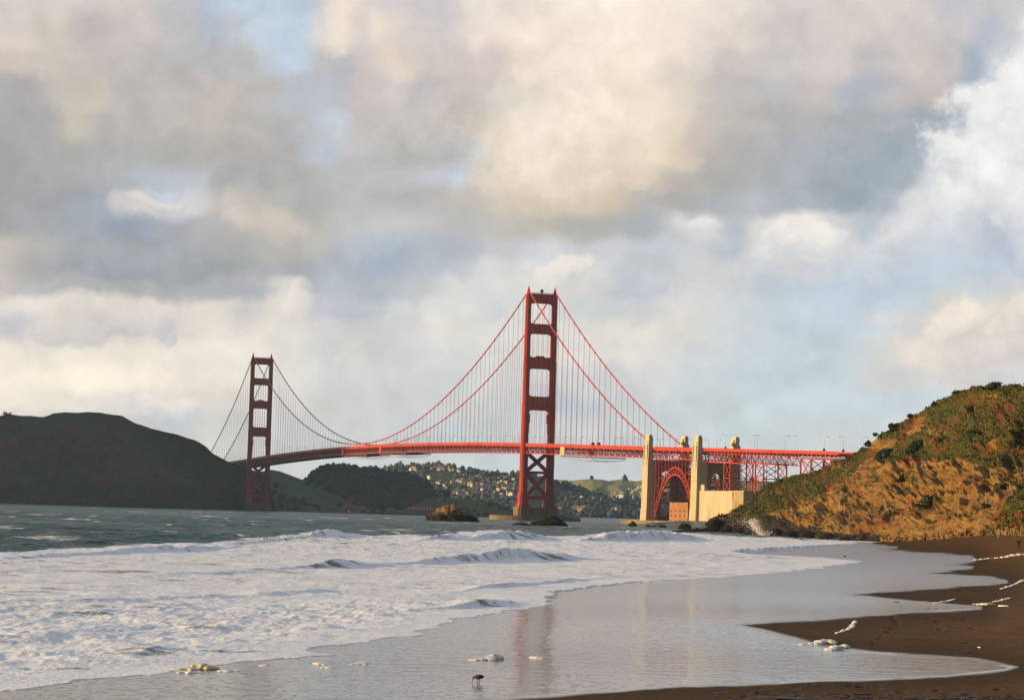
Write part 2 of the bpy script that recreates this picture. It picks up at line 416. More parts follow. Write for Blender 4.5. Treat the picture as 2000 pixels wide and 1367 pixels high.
class MB:
    """collects boxes, beams, prisms and tubes into one mesh"""
    def __init__(self):
        self.v = []; self.f = []
    def add(self, vs, fs):
        b = len(self.v)
        self.v += [tuple(float(c) for c in v) for v in vs]
        self.f += [tuple(i + b for i in f) for f in fs]
    def box(self, x0, x1, y0, y1, z0, z1):
        self.add([(x0, y0, z0), (x1, y0, z0), (x1, y1, z0), (x0, y1, z0), (x0, y0, z1), (x1, y0, z1), (x1, y1, z1), (x0, y1, z1)],
                 [(0, 3, 2, 1), (4, 5, 6, 7), (0, 1, 5, 4), (1, 2, 6, 5), (2, 3, 7, 6), (3, 0, 4, 7)])
    def beam(self, a, b, w, h=None, up=(0, 0, 1)):
        h = w if h is None else h
        a = Vector(a); b = Vector(b); d = (b - a)
        if d.length < 1e-6: return
        d.normalize()
        upv = Vector(up)
        s = d.cross(upv)
        if s.length < 1e-3: s = d.cross(Vector((1, 0, 0)))
        s.normalize(); u = s.cross(d)
        vs = []
        for p in (a, b):
            for sx, sz in ((-1, -1), (1, -1), (1, 1), (-1, 1)):
                vs.append(p + s * (sx * w / 2) + u * (sz * h / 2))
        self.add(vs, [(0, 3, 2, 1), (4, 5, 6, 7), (0, 1, 5, 4), (1, 2, 6, 5), (2, 3, 7, 6), (3, 0, 4, 7)])
    def tube(self, pts, r, n=6, close=True):
        pts = [Vector(p) for p in pts]
        rs = r if isinstance(r, (list, tuple)) else [r] * len(pts)
        vs = []
        for i, p in enumerate(pts):
            d = (pts[min(i + 1, len(pts) - 1)] - pts[max(i - 1, 0)]).normalized()
            s = d.cross(Vector((0, 0, 1)))
            if s.length < 1e-3: s = d.cross(Vector((1, 0, 0)))
            s.normalize(); u = s.cross(d)
            for k in range(n):
                a = 2 * math.pi * k / n
                vs.append(p + s * (math.cos(a) * rs[i]) + u * (math.sin(a) * rs[i]))
        fs = []
        for i in range(len(pts) - 1):
            for k in range(n):
                fs.append((i * n + k, i * n + (k + 1) % n, (i + 1) * n + (k + 1) % n, (i + 1) * n + k))
        if close:
            fs.append(tuple(range(n - 1, -1, -1)))
            fs.append(tuple((len(pts) - 1) * n + k for k in range(n)))
        self.add(vs, fs)
    def prism(self, poly, z0, z1, top=None):
        """poly: list of (x, y), extruded along z; top: optional other outline at z1"""
        n = len(poly); tp = top or poly
        vs = [(x, y, z0) for x, y in poly] + [(x, y, z1) for x, y in tp]
        fs = [tuple(range(n - 1, -1, -1)), tuple(range(n, 2 * n))]
        for i in range(n):
            j = (i + 1) % n
            fs.append((i, j, n + j, n + i))
        self.add(vs, fs)
    def prism_y(self, poly, y0, y1):
        """poly: list of (x, z) counter-clockwise seen from -y, extruded along y"""
        n = len(poly)
        vs = [(x, y0, z) for x, z in poly] + [(x, y1, z) for x, z in poly]
        fs = [tuple(range(n)), tuple(range(2 * n - 1, n - 1, -1))]
        for i in range(n):
            j = (i + 1) % n
            fs.append((j, i, n + i, n + j))
        self.add(vs, fs)
    def build(self, name, m, parent=None, smooth=False):
        me = bpy.data.meshes.new(name)
        me.from_pydata(self.v, [], self.f)
        if smooth:
            me.polygons.foreach_set('use_smooth', np.ones(len(me.polygons), bool))
        me.update()
        return link(name, me, m, parent)

# ------------------------------------------------------------------ materials
def new_mat(name):
    m = bpy.data.materials.new(name)
    m.use_nodes = True
    T = NT(m.node_tree)
    b = m.node_tree.nodes['Principled BSDF']
    return m, T, b

def simple_mat(name, c1, c2=None, scale=1.0, rough=0.7, spec=0.3, c3=None, scale3=0.2, bump=0.0, bscale=None, stretch=(1, 1, 1), detail=5.0, metal=0.0, coords='Object'):
    m, T, b = new_mat(name)
    tc = T.node('ShaderNodeTexCoord')
    p = T.vmath('MULTIPLY', tc.outputs['Object'], stretch) if coords == 'Object' else T.vmath('MULTIPLY', T.node('ShaderNodeNewGeometry').outputs['Position'], stretch)
    col = None
    if c2 is not None:
        n = T.noise(p, scale, detail, 0.6)
        col = T.mix(T.step(n, 0.36, 0.64), c1, c2)
    if c3 is not None:
        n3 = T.noise(p, scale3, 4.0, 0.6)
        col = T.mix(T.step(n3, 0.5, 0.68), col if col is not None else c1, c3)
    if col is None:
        b.inputs['Base Color'].default_value = (*c1, 1)
    else:
        T.l.new(col, b.inputs['Base Color'])
    b.inputs['Roughness'].default_value = rough
    b.inputs['Specular IOR Level'].default_value = spec
    b.inputs['Metallic'].default_value = metal
    if bump:
        bn = T.node('ShaderNodeBump')
        T.set(bn, 'Height', T.noise(p, bscale or scale * 2, 5.0, 0.6))
        bn.inputs['Strength'].default_value = 1.0
        bn.inputs['Distance'].default_value = bump
        T.l.new(bn.outputs[0], b.inputs['Normal'])
    return m

M = {}
M['orange'] = simple_mat('orange_paint', (0.58, 0.072, 0.030), (0.50, 0.058, 0.026), 0.35, 0.55, 0.25, c3=(0.40, 0.046, 0.024), scale3=0.06, stretch=(1, 1, 0.35))
M['orange_dark'] = simple_mat('shade_dark_orange_paint', (0.36, 0.038, 0.020), (0.26, 0.026, 0.016), 0.3, 0.7, 0.2)  # same orange paint, darkened for the shade among the bracing; ropes share it
M['concrete'] = simple_mat('pale_concrete', (0.62, 0.55, 0.39), (0.52, 0.44, 0.28), 0.12, 0.9, 0.15, c3=(0.42, 0.33, 0.18), scale3=0.07, stretch=(1, 1, 0.16), bump=0.05, bscale=0.6)
M['concrete_old'] = simple_mat('weathered_concrete', (0.34, 0.27, 0.16), (0.24, 0.18, 0.10), 0.15, 0.9, 0.15, c3=(0.16, 0.12, 0.07), scale3=0.09, stretch=(1, 1, 0.2), bump=0.05, bscale=0.6)
M['pier'] = simple_mat('pier_concrete', (0.30, 0.19, 0.11), (0.22, 0.14, 0.085), 0.3, 0.9, 0.1, stretch=(1, 1, 0.15), bump=0.05)
M['brick'] = simple_mat('fort_brick', (0.42, 0.20, 0.085), (0.36, 0.17, 0.075), 0.5, 0.9, 0.1, c3=(0.46, 0.28, 0.14), scale3=0.15, bump=0.04)
M['dark_opening'] = simple_mat('dark_opening', (0.10, 0.025, 0.015), rough=0.9)
M['dark_metal'] = simple_mat('dark_metal', (0.06, 0.055, 0.05), rough=0.6, spec=0.4)
M['lamp_metal'] = simple_mat('lamp_metal', (0.16, 0.10, 0.075), rough=0.5, spec=0.4)
M['net'] = simple_mat('pale_net', (0.55, 0.55, 0.52), (0.42, 0.42, 0.40), 0.6, 0.9, 0.1)
M['tarp'] = simple_mat('cream_tarp', (0.62, 0.47, 0.27), (0.55, 0.42, 0.25), 0.6, 0.8, 0.2)
M['asphalt'] = simple_mat('asphalt', (0.05, 0.05, 0.05), (0.07, 0.065, 0.06), 0.5, 0.9, 0.2)

# ------------------------------------------------------------------ shore lines (traced on the ground, then kept as x as a function of distance)
def curve(pts):
    W_ = np.array([G(px, py, 0.0) for px, py in pts])
    o = np.argsort(W_[:, 1])
    return W_[o, 1], W_[o, 0]

FOAM_EDGE = [(-120, 1372), (0, 1353), (60, 1345), (140, 1337), (200, 1325), (260, 1318), (330, 1310), (380, 1307), (450, 1300), (520, 1290), (600, 1283),
             (632, 1279.5), (610, 1270), (640, 1264), (690, 1256), (760, 1246), (800, 1238), (870, 1222), (900, 1208), (960, 1198), (1050, 1187),
             (1090, 1178), (1062, 1163), (1100, 1151), (1180, 1142), (1300, 1133), (1400, 1128), (1500, 1120), (1580, 1113), (1625, 1106), (1690, 1096),
             (1650, 1092), (1600, 1088), (1540, 1085), (1480, 1082), (1430, 1077), (1450, 1072), (1520, 1068), (1600, 1064.5), (1660, 1061.5), (1690, 1059)]
WET_EDGE = [(880, 1372), (940, 1366), (1020, 1361), (1100, 1357), (1300, 1341), (1500, 1334), (1700, 1327), (1850, 1319), (1960, 1309), (1988, 1302), (1940, 1293), (1900, 1286),
            (1800, 1279), (1700, 1273), (1640, 1266), (1590, 1257), (1540, 1243), (1490, 1230), (1440, 1219.5), (1520, 1213), (1650, 1203), (1780, 1195),
            (1890, 1188.5), (1915, 1186), (1860, 1181), (1780, 1174), (1700, 1167), (1650, 1162), (1640, 1160), (1750, 1153), (1860, 1145), (1950, 1138),
            (1965, 1135), (1940, 1129), (1870, 1123), (1795, 1119.5), (1850, 1114), (1900, 1108), (1870, 1105), (1845, 1103), (1890, 1097), (1905, 1093),
            (1895, 1087), (1860, 1083), (1800, 1080), (1735, 1076), (1715, 1072), (1750, 1069), (1710, 1064), (1695, 1059)]
_feD, _feX = curve(FOAM_EDGE)
_weD, _weX = curve(WET_EDGE)
_fsD, _fsX = curve([(-120, 1372), (200, 1325), (520, 1290), (700, 1256), (900, 1208), (1100, 1165), (1300, 1135), (1500, 1118), (1640, 1100), (1700, 1075), (1712, 1060)])
_wsD, _wsX = curve([(1650, 1372), (1720, 1300), (1790, 1215), (1840, 1165), (1850, 1120), (1840, 1090), (1760, 1074), (1710, 1060)])
_horn = np.array([G(1600, y)[1] for y in (1352, 1219.5, 1160, 1119.5, 1104, 1092)])

def z_sand(x, y):
    x = np.asarray(x, float); y = np.asarray(y, float)
    xe = np.interp(y, _fsD, _fsX); xw = np.interp(y, _wsD, _wsX)
    d = x - xe
    far = np.interp(y, [60, 300, 600, 760, 900], [1, 1, .8, .3, .1])
    z = np.where(d > 0, 0.011 * np.clip(d, 0, 60), 0.035 * np.clip(d, -300, 0))
    s = np.interp(y, [0, 60, 150, 300, 400, 460, 560, 700], [0.02, 0.02, 0.03, 0.085, 0.118, 0.135, 0.17, 0.12])
    b = x - xw - 1.0
    z = z + s * (np.sqrt(b * b + 4.0) + b) * 0.5
    ph = np.interp(y, _horn, np.arange(len(_horn)))
    A = 0.095 * sstep(d, -1, 11) * np.interp(y, [40, 60, 200, 320], [0, 1, 0.8, 0.0])
    z = z + A * np.cos(2 * math.pi * ph)
    z = np.where(z > 3.6, 3.6 + 1.2 * (1 - np.exp(-(z - 3.6) / 1.2)), z)
    z = np.maximum(z, -14.0)
    # the berm the photographer stands on
    near = np.interp(y, [-80, 4, 10, 50, 58], [3.1, 3.1, 2.9, 0.5, 0.0])
    side = sstep(x, -60, -12)
    return np.where(y < 58, z * sstep(y, 40, 58) + near * side - 2.0 * (1 - side) * sstep(-y, -58, -40), z)

def GB(px, py):
    """point of the beach seen at a pixel"""
    z = 0.0
    for _ in range(25):
        p = G(px, py, min(z, 4.4))
        z = 0.5 * z + 0.5 * float(z_sand(p[0], p[1]))
    p[2] = float(z_sand(p[0], p[1]))
    return p

A_FINE = np.linspace(-0.212, 0.212, 1010)
A_OUT = np.array([-3.0, -2.0, -1.3, -0.9, -0.65, -0.48, -0.38, -0.31, -0.27, -0.24, -0.225])
A_COLS = np.concatenate([A_OUT, A_FINE, -A_OUT[::-1]])

def ground_grid(rows, cols=A_COLS):
    y = np.asarray(rows)[:, None] + 0 * cols[None, :]
    x = cols[None, :] * np.sqrt(y * y + 400.0)
    return x, y

# ------------------------------------------------------------------ beach
def build_beach():
    rows = np.concatenate([np.linspace(-80, 50, 20), np.arange(54, 64, 1.0), np.arange(64, 132, 0.2), np.arange(132, 230, 0.5), np.arange(230, 420, 1.2), np.arange(420, 800, 4.0), [830, 900]])
    cols = np.concatenate([A_OUT, np.linspace(-0.212, -0.12, 40)[:-1], np.linspace(-0.12, 0.212, 860), -A_OUT[::-1]])
    x, y = ground_grid(rows, cols)
    z = z_sand(x, y)
    P = np.stack([x, y, z], -1)
    px, py, w = proj(P.reshape(-1, 3))
    px = px.reshape(x.shape); py = py.reshape(x.shape)
    we = np.array(WET_EDGE[::-1], float)
    sd = seg_dist(px, py, WET_EDGE)
    sd = np.where(px > np.interp(py, we[:, 1], we[:, 0]), sd, -sd)
    wob = 2.2 * fbm(x / 1.5, y / 6, 3, 5)
    width = 2.5 + 8.0 * vnoise(x / 5, y / 17, 8)
    wet = sstep(-(sd + wob), -width, width)
    vis = (y > 55)
    wet = np.where(vis, wet, sstep(x, -3, -9))
    # damp band along the film's edge
    damp = sstep(-(sd + 9 * fbm(x / 2.5, y / 9, 3, 19) - 30), -34, 34) * np.where(vis, 1, 0)
    # the white thread of foam along the near pool
    t1 = np.clip(1.0 - np.abs(sd + wob + 1.0) / 1.7, 0, 1) * (((py > 1258) & (px > 1540)) | ((py > 1306) & (px > 930) & (sd < 2)))
    t2 = np.clip(1.0 - np.abs(sd + wob) / 1.2, 0, 1) * ((py > 1184) & (py < 1200) & (px > 1800)) * 0.8
    brk = sstep(fbm(x / 1.2, y / 4, 3, 31), -0.35, 0.1)
    foam = np.maximum(t1 * brk, t2 * brk)
    # trampled and rippled dry sand
    dry = (1 - wet)
    rip_ = sstep(fbm(x / 6, y / 12, 2, 83), -0.3, 0.4)
    z = z + dry * (0.022 * fbm(x / 0.6, y / 1.2, 3, 77) + 0.02 * rip_ * (ridged(x / 0.9 + y / 9, y / 1.6, 2, 84) - 0.6) + 0.06 * fbm(x / 4, y / 7, 2, 78) * sstep(sd, 5, 60))
    # footprints in the damp sand
    for (fx, fy, rx, ry) in FOOTPRINTS:
        e = ((px - fx) / rx) ** 2 + ((py - fy) / ry) ** 2
        z = z - 0.09 * np.exp(-e * 1.2) * (e < 6) + 0.02 * np.exp(-(e - 1.6) ** 2 * 2) * (e < 6)
    # wave ripples of the film are left to the material; keep its sheet a hair smooth
    P[..., 2] = z
    me = grid_mesh('beach', P, {'wet': wet, 'damp': damp, 'foam': foam})
    m, T, b = new_mat('beach_sand')
    g = T.node('ShaderNodeNewGeometry').outputs['Position']
    def attr(n):
        a = T.node('ShaderNodeAttribute'); a.attribute_name = n
        return a.outputs['Fac']
    wet_, damp_, foam_ = attr('wet'), attr('damp'), attr('foam')
    n1 = T.noise(g, 0.35, 5.0, 0.6)
    n2 = T.noise(g, 6.0, 4.0, 0.65)
    dryc = T.mix(T.step(n1, 0.35, 0.65), (0.140, 0.070, 0.018), (0.102, 0.050, 0.013))
    dryc = T.mix(T.step(n2, 0.58, 0.75), dryc, (0.055, 0.028, 0.009))
    col = T.mix(damp_, dryc, (0.054, 0.027, 0.007))
    col = T.mix(wet_, col, (0.086, 0.062, 0.033))
    col = T.mix(foam_, col, (0.70, 0.70, 0.70))
    T.l.new(col, b.inputs['Base Color'])
    sepg = T.node('ShaderNodeSeparateXYZ'); T.l.new(g, sepg.inputs[0])
    rfar = T.step(sepg.outputs[1], 110.0, 420.0, 0.13, 0.34)       # backwash farther up the beach is still ruffled
    rough = T.math('ADD', T.step(wet_, 0.0, 0.35, 0.65, 0.0, 'LINEAR'), rfar)
    rough = T.math('MAXIMUM', rough, T.math('MULTIPLY', foam_, 0.8))
    T.l.new(rough, b.inputs['Roughness'])
    T.l.new(T.step(wet_, 0.15, 1.0, 0.03, 0.6, 'LINEAR'), b.inputs['Specular IOR Level'])
    # fine speckle of ripples and pores on the draining film, coarse grain on the dry sand
    pr = T.vmath('MULTIPLY', g, (1.0, 0.40, 1.0))
    r1 = T.noise(pr, 5.5, 2.0, 0.6)
    r1 = T.step(r1, 0.54, 0.74, 0.0, 1.0)
    pores = T.step(T.noise(T.vmath('MULTIPLY', g, (1.0, 0.34, 1.0)), 7.5, 2.0, 0.55), 0.55, 0.66)
    r2 = T.noise(T.vmath('MULTIPLY', g, (0.7, 0.8, 1.0)), 1.1, 3.0, 0.5)
    pz = T.noise(T.vmath('ADD', T.vmath('MULTIPLY', g, (0.12, 0.10, 1.0)), (3.0, 8.0, 0.0)), 1.0, 3.0, 0.5)
    pores = T.math('MULTIPLY', T.math('MULTIPLY', pores, T.step(pz, 0.36, 0.56)), T.step(sepg.outputs[1], 190.0, 90.0, 0.0, 0.75))
    keep = T.math('SUBTRACT', 1.0, pores)
    T.l.new(T.math('MULTIPLY', T.step(wet_, 0.15, 1.0, 0.03, 0.6, 'LINEAR'), keep), b.inputs['Specular IOR Level'])
    hw = T.math('ADD', T.math('MULTIPLY', r1, T.step(r2, 0.3, 0.65, 0.006, 0.030)), T.math('MULTIPLY', r2, 0.034))
    hd = T.math('MULTIPLY', n2, 0.03)
    hh = T.node('ShaderNodeMix', data_type='FLOAT')
    T.set(hh, 'Factor', wet_); T.set(hh, 2, hd); T.set(hh, 3, hw)
    bn = T.node('ShaderNodeBump'); bn.inputs['Strength'].default_value = 1.0; bn.inputs['Distance'].default_value = 1.0
    T.set(bn, 'Height', hh.outputs[0])
    T.l.new(bn.outputs[0], b.inputs['Normal'])
    o = link('beach', me, m)
    tag(o, kind='structure')

FOOTPRINTS = [(1745, 1203, 7, 1.3), (1744, 1207, 7, 1.3), (1749, 1211, 8, 1.5), (1752, 1216, 8, 1.5), (1751, 1221, 8, 1.6), (1742, 1227, 7, 1.5), (1735, 1233, 9, 1.8), (1722, 1240, 6, 1.4), (1718, 1246, 6, 1.4),
              (1704, 1252, 5, 1.5), (1706, 1257, 5, 1.5), (1832, 1214, 9, 1.6), (1858, 1222, 8, 1.5), (1838, 1228, 8, 1.4), (1812, 1209, 8, 1.4), (1884, 1210, 8, 1.3), (1900, 1226, 9, 1.5),
              (1680, 1340, 10, 2.2), (1660, 1337, 8, 2.0), (1760, 1352, 12, 2.2), (1830, 1349, 9, 2.2), (1890, 1356, 14, 2.4), (1950, 1347, 10, 2.0), (1560, 1356, 10, 2.2), (1590, 1361, 12, 2.2), (1790, 1362, 16, 2.4), (1930, 1363, 12, 2.4), (1850, 1364, 10, 2.0),
              (1700, 1362, 12, 2.2), (1975, 1358, 9, 2.0), (1875, 1152, 7, 1.2), (1905, 1153, 8, 1.1), (1960, 1143, 9, 1.1), (1850, 1148, 6, 1.0), (1455, 1360, 6, 2.0), (1480, 1352, 5, 2.0)]

# ------------------------------------------------------------------ sea
BREAK_LINE = [(-120, 1084), (0, 1078), (60, 1074), (110, 1070), (200, 1068), (300, 1062), (400, 1060), (440, 1055), (500, 1051), (560, 1044), (600, 1038), (630, 1034), (660, 1041), (720, 1047), (790, 1043), (850, 1047), (880, 1041), (930, 1036),
              (980, 1034), (1020, 1040), (1080, 1046), (1130, 1045), (1180, 1040), (1220, 1037), (1300, 1034), (1350, 1040), (1400, 1044), (1480, 1048), (1600, 1053), (1700, 1056)]
CRESTS = [  # (photo x, foot y, height in photo pixels), front width, back width, how much dark face shows
 ([(-60, 1092, 2), (60, 1089, 7), (150, 1085, 5), (220, 1083, 9), (320, 1079, 11), (400, 1075, 6), (470, 1070, 0)], 4.0, 9.0, 0.25),
 ([(380, 1072, 0), (450, 1063, 7), (520, 1056, 8), (600, 1050, 9), (632, 1049, 16), (680, 1050, 8), (760, 1052, 0)], 5.0, 10.0, 0.35),
 ([(770, 1054, 0), (830, 1055, 6), (880, 1054, 13), (920, 1055, 7), (960, 1055, 15), (1010, 1054, 17), (1060, 1055, 9), (1110, 1055, 0)], 5.0, 9.0, 0.4),
 ([(1120, 1058, 0), (1165, 1057, 9), (1200, 1057, 18), (1250, 1056, 18), (1300, 1055, 19), (1340, 1055, 12), (1390, 1055, 0)], 6.0, 12.0, 0.5),
 ([(560, 1109, 0), (690, 1107, 4), (760, 1105, 5), (840, 1102, 9), (900, 1099, 14), (950, 1096, 21), (1000, 1094, 23), (1045, 1094, 19), (1085, 1094, 12), (1140, 1095, 6), (1260, 1096, 3), (1400, 1098, 0)], 3.0, 7.0, 0.5),
 ([(330, 1122, 0), (450, 1118, 3), (560, 1112, 4), (612, 1110, 11), (640, 1109, 15), (680, 1109, 13), (712, 1109, 8), (760, 1108, 3), (820, 1108, 0)], 2.6, 5.0, 0.6),
 ([(780, 1196, 0), (860, 1192, 8), (900, 1190, 18), (940, 1187, 26), (990, 1184, 25), (1040, 1181, 18), (1080, 1179, 8), (1110, 1178, 0)], 0.9, 3.2, 0.2),
 ([(1050, 1158, 0), (1120, 1151, 8), (1200, 1146, 6), (1280, 1140, 9), (1350, 1136, 6), (1450, 1130, 4), (1540, 1123, 0)], 1.2, 4.0, 0.35),
 ([(860, 1160, 0), (960, 1150, 6), (1060, 1142, 9), (1110, 1136, 7), (1200, 1130, 0)], 1.6, 4.0, 0.2),
 ([(150, 1130, 0), (300, 1126, 4), (480, 1120, 5), (600, 1118, 0)], 3, 7, 0.1),
 ([(-60, 1180, 3), (150, 1176, 5), (350, 1170, 4), (600, 1160, 5), (760, 1152, 0)], 1.5, 4, 0.1),
]
def build_sea():
    rows = np.concatenate([np.linspace(-80, 50, 12), np.arange(54, 62, 1.0), np.arange(62, 132, 0.25), np.arange(132, 430, 0.75), np.arange(430, 1000, 2.6), np.geomspace(1004, 2600, 150), np.geomspace(2660, 20000, 40)])
    cols = A_COLS
    x, y = ground_grid(rows, cols)
    step = np.gradient(rows)[:, None]
    px0, py0, _ = proj(np.stack([x, y, 0 * x], -1).reshape(-1, 3))
    px0 = px0.reshape(x.shape); py0 = py0.reshape(x.shape)
    poly = BREAK_LINE + FOAM_EDGE[::-1]
    edge_noise = 3.5 * fbm(x / 6, y / 30, 3, 3) * np.interp(y, [60, 150, 400], [0.0, 0.3, 1.0])
    dist = seg_dist(px0, py0 + edge_noise, BREAK_LINE)
    below = py0 + edge_noise > np.interp(px0, [p[0] for p in BREAK_LINE], [p[1] for p in BREAK_LINE])
    foam = sstep(np.where(below, dist, -dist), -2.0, 2.5)
    xe = np.interp(y, _feD, _feX)
    xe = np.where(y > _feD[-1], 1e5, xe)
    ragged = 0.45 * fbm(x / 0.9, y / 1.6, 4, 41) + 0.9 * fbm(x / 3.2, y / 4, 2, 43)
    d_edge = x - xe + ragged * np.interp(y, [60, 130, 300], [0.8, 0.9, 1.5])
    # open water chop
    def lay(lx, ly, amp, seed):
        fade = np.clip((ly / 2.2) / step, 0, 1)
        n = ridged((x + 0.35 * y) / lx, y / ly, 2, seed) - 0.55
        return amp * n * np.clip(fade, 0, 1)
    open_ = 1 - foam
    z = open_ * (lay(60, 34, 1.1, 1) + lay(24, 14, 0.95, 2) + lay(10, 6.5, 0.62, 3) + lay(4.5, 3.2, 0.30, 4))
    calm = np.interp(y, [60, 260, 500, 1500, 4000], [0.3, 0.8, 1.0, 1.0, 0.6])
    z = z * calm
    cap = sstep(vnoise(x / 26, y / 60, 91) * vnoise(x / 7, y / 14, 92), 0.50, 0.62) * (y < 2200) * open_
    # white water texture
    rip = np.interp(y, [60, 140, 300, 700], [0.55, 0.8, 0.9, 1.0])
    lumpy = 0.45 + 0.9 * sstep(np.abs(py0 - 1125), 20, 90)
    turb = lumpy * (0.17 * fbm(x / 1.5, y / 2.6, 4, 51) + 0.09 * (ridged(x / 0.7, y / 1.1, 2, 53) - 0.6)) + 0.22 * fbm(x / 6, y / 7, 3, 52)
    z = z + foam * rip * turb
    # breaking crests
    face = np.zeros_like(x)
    for pts, wf, wb, dark in CRESTS:
        W_ = np.array([G(a, b_, 0.0) for a, b_, h in pts]); hs = np.array([h * W_[i, 1] / F for i, (a, b_, h) in enumerate(pts)])
        o = np.argsort(W_[:, 0])
        yc = np.interp(x, W_[o, 0], W_[o, 1]); hh = np.interp(x, W_[o, 0], hs[o], left=0, right=0)
        dy = y - yc - wf * 1.4 + 1.2 * fbm(x / 5, y / 40, 2, 61)
        prof = np.where(dy < 0, np.exp(-(dy / wf) ** 2), np.exp(-(dy / wb) ** 2))
        z = z + hh * prof * (1.0 + 0.35 * fbm(x / 2.2, y / 5, 3, 62))
        fr = np.exp(-((dy + wf * 0.8) / (wf * 0.8)) ** 2) * sstep(hh, 0.15, 0.7) * dark
        face = np.maximum(face, fr)
    # sheet thins to nothing over the sand
    zs = z_sand(x, y)
    thick = 0.012 + 0.09 * sstep(-d_edge, 0, 3.0) + (0.012 + 0.05 * sstep(-d_edge, 0.3, 3)) * fbm(x / 0.9, y / 1.2, 3, 71)
    reach = np.interp(y, [100, 300, 450], [5.0, 9.0, 26.0])
    lap = np.maximum(z * sstep(-d_edge / reach, 0.04, 1.0), zs + thick * np.interp(y, [150, 400], [1.0, 0.35]))
    z = np.where(d_edge < 0, lap, zs - 0.5 * sstep(d_edge, 0.0, 0.12))
    z = np.where(y < 55, np.minimum(z, zs - 0.2 + 1.2 * sstep(-x, 12, 40)), z)
    z = np.where(y > _feD[-1], np.maximum(z, -1.0), z)
    foam = np.maximum(foam, 0.72 * cap)
    foam = np.where(d_edge > np.interp(y, [100, 300, 450], [0.4, 0.7, 2.0]), 0, foam)
    # smoother, thinner sheet in the trough on the left, and streaks
    mid = sstep(py0, 1098, 1115) * (1 - sstep(py0, 1150, 1190)) * (1 - sstep(px0, 900, 1300))
    dens = foam * (0.97 - 0.03 * mid - 0.28 * face)
    dens = dens - 0.15 * foam * sstep(fbm(x / 9, y / 4, 4, 81), 0.05, 0.5) - 0.10 * foam * sstep(fbm(x / 30, y / 9, 3, 82), 0.1, 0.5)
    dens = dens + 0.16 * sstep(-d_edge, 3.0, 0.0) * (y < 360) * foam
    me = grid_mesh('sea', np.stack([x, y, z], -1), {'foam': dens})
    m, T, b = new_mat('sea_water')
    g = T.node('ShaderNodeNewGeometry').outputs['Position']
    a = T.node('ShaderNodeAttribute'); a.attribute_name = 'foam'
    f = a.outputs['Fac']
    n1 = T.noise(T.vmath('MULTIPLY', g, (0.55, 1.0, 1.0)), 0.55, 6.0, 0.62)
    n2 = T.noise(T.vmath('MULTIPLY', g, (0.8, 1.0, 1.0)), 3.2, 4.0, 0.6)
    nn = T.math('ADD', T.math('MULTIPLY', T.math('SUBTRACT', n1, 0.5), 1.15), T.math('MULTIPLY', T.math('SUBTRACT', n2, 0.5), 0.42))
    fac = T.step(T.math('ADD', f, nn), 0.46, 0.80)
    fac = T.math('MULTIPLY', fac, T.step(f, 0.02, 0.2))
    n3 = T.noise(g, 0.22, 4.0, 0.55)
    white = T.mix(T.step(n3, 0.3, 0.7), (0.86, 0.88, 0.90), (0.78, 0.80, 0.83))
    white = T.mix(T.step(n2, 0.46, 0.26), white, (0.50, 0.51, 0.51))
    wa = T.mix(T.step(n3, 0.3, 0.7), (0.006, 0.050, 0.062), (0.012, 0.068, 0.074))
    col = T.mix(fac, wa, white)
    T.l.new(col, b.inputs['Base Color'])
    T.l.new(T.step(fac, 0, 1, 0.22, 0.85, 'LINEAR'), b.inputs['Roughness'])
    T.l.new(T.step(fac, 0, 1, 0.032, 0.02, 'LINEAR'), b.inputs['Specular IOR Level'])
    b.inputs['IOR'].default_value = 1.33
    rip1 = T.noise(T.vmath('MULTIPLY', g, (0.6, 1.0, 1.0)), 1.1, 3.0, 0.6)
    bub = T.noise(g, 7.0, 3.0, 0.65)
    hh = T.node('ShaderNodeMix', data_type='FLOAT')
    T.set(hh, 'Factor', fac); T.set(hh, 2, T.math('MULTIPLY', rip1, 1.7)); T.set(hh, 3, T.math('ADD', T.math('MULTIPLY', bub, 0.05), T.math('MULTIPLY', n2, 0.10)))
    bn = T.node('ShaderNodeBump'); bn.inputs['Strength'].default_value = 0.9; bn.inputs['Distance'].default_value = 1.0
    T.set(bn, 'Height', hh.outputs[0]); T.l.new(bn.outputs[0], b.inputs['Normal'])
    o = link('sea', me, m)
    tag(o, kind='structure')

build_beach()
build_sea()

# ------------------------------------------------------------------ hills
def hill_mat(name, c1, c2, c3, s1, s3, lo3=0.5, hi3=0.62, bump=0.0, bs=0.02, rough=0.95):
    m, T, b = new_mat(name)
    g = T.node('ShaderNodeNewGeometry').outputs['Position']
    col = T.mix(T.step(T.noise(g, s1, 6.0, 0.62), 0.36, 0.64), c1, c2)
    col = T.mix(T.step(T.noise(T.vmath('ADD', g, (310.0, 77.0, 5.0)), s3, 5.0, 0.6), lo3, hi3), col, c3)
    T.l.new(col, b.inputs['Base Color'])
    b.inputs['Roughness'].default_value = rough
    b.inputs['Specular IOR Level'].default_value = 0.05
    if bump:
        bn = T.node('ShaderNodeBump'); bn.inputs['Strength'].default_value = 1.0; bn.inputs['Distance'].default_value = bump
        T.set(bn, 'Height', T.noise(g, bs, 6.0, 0.65)); T.l.new(bn.outputs[0], b.inputs['Normal'])
    return m

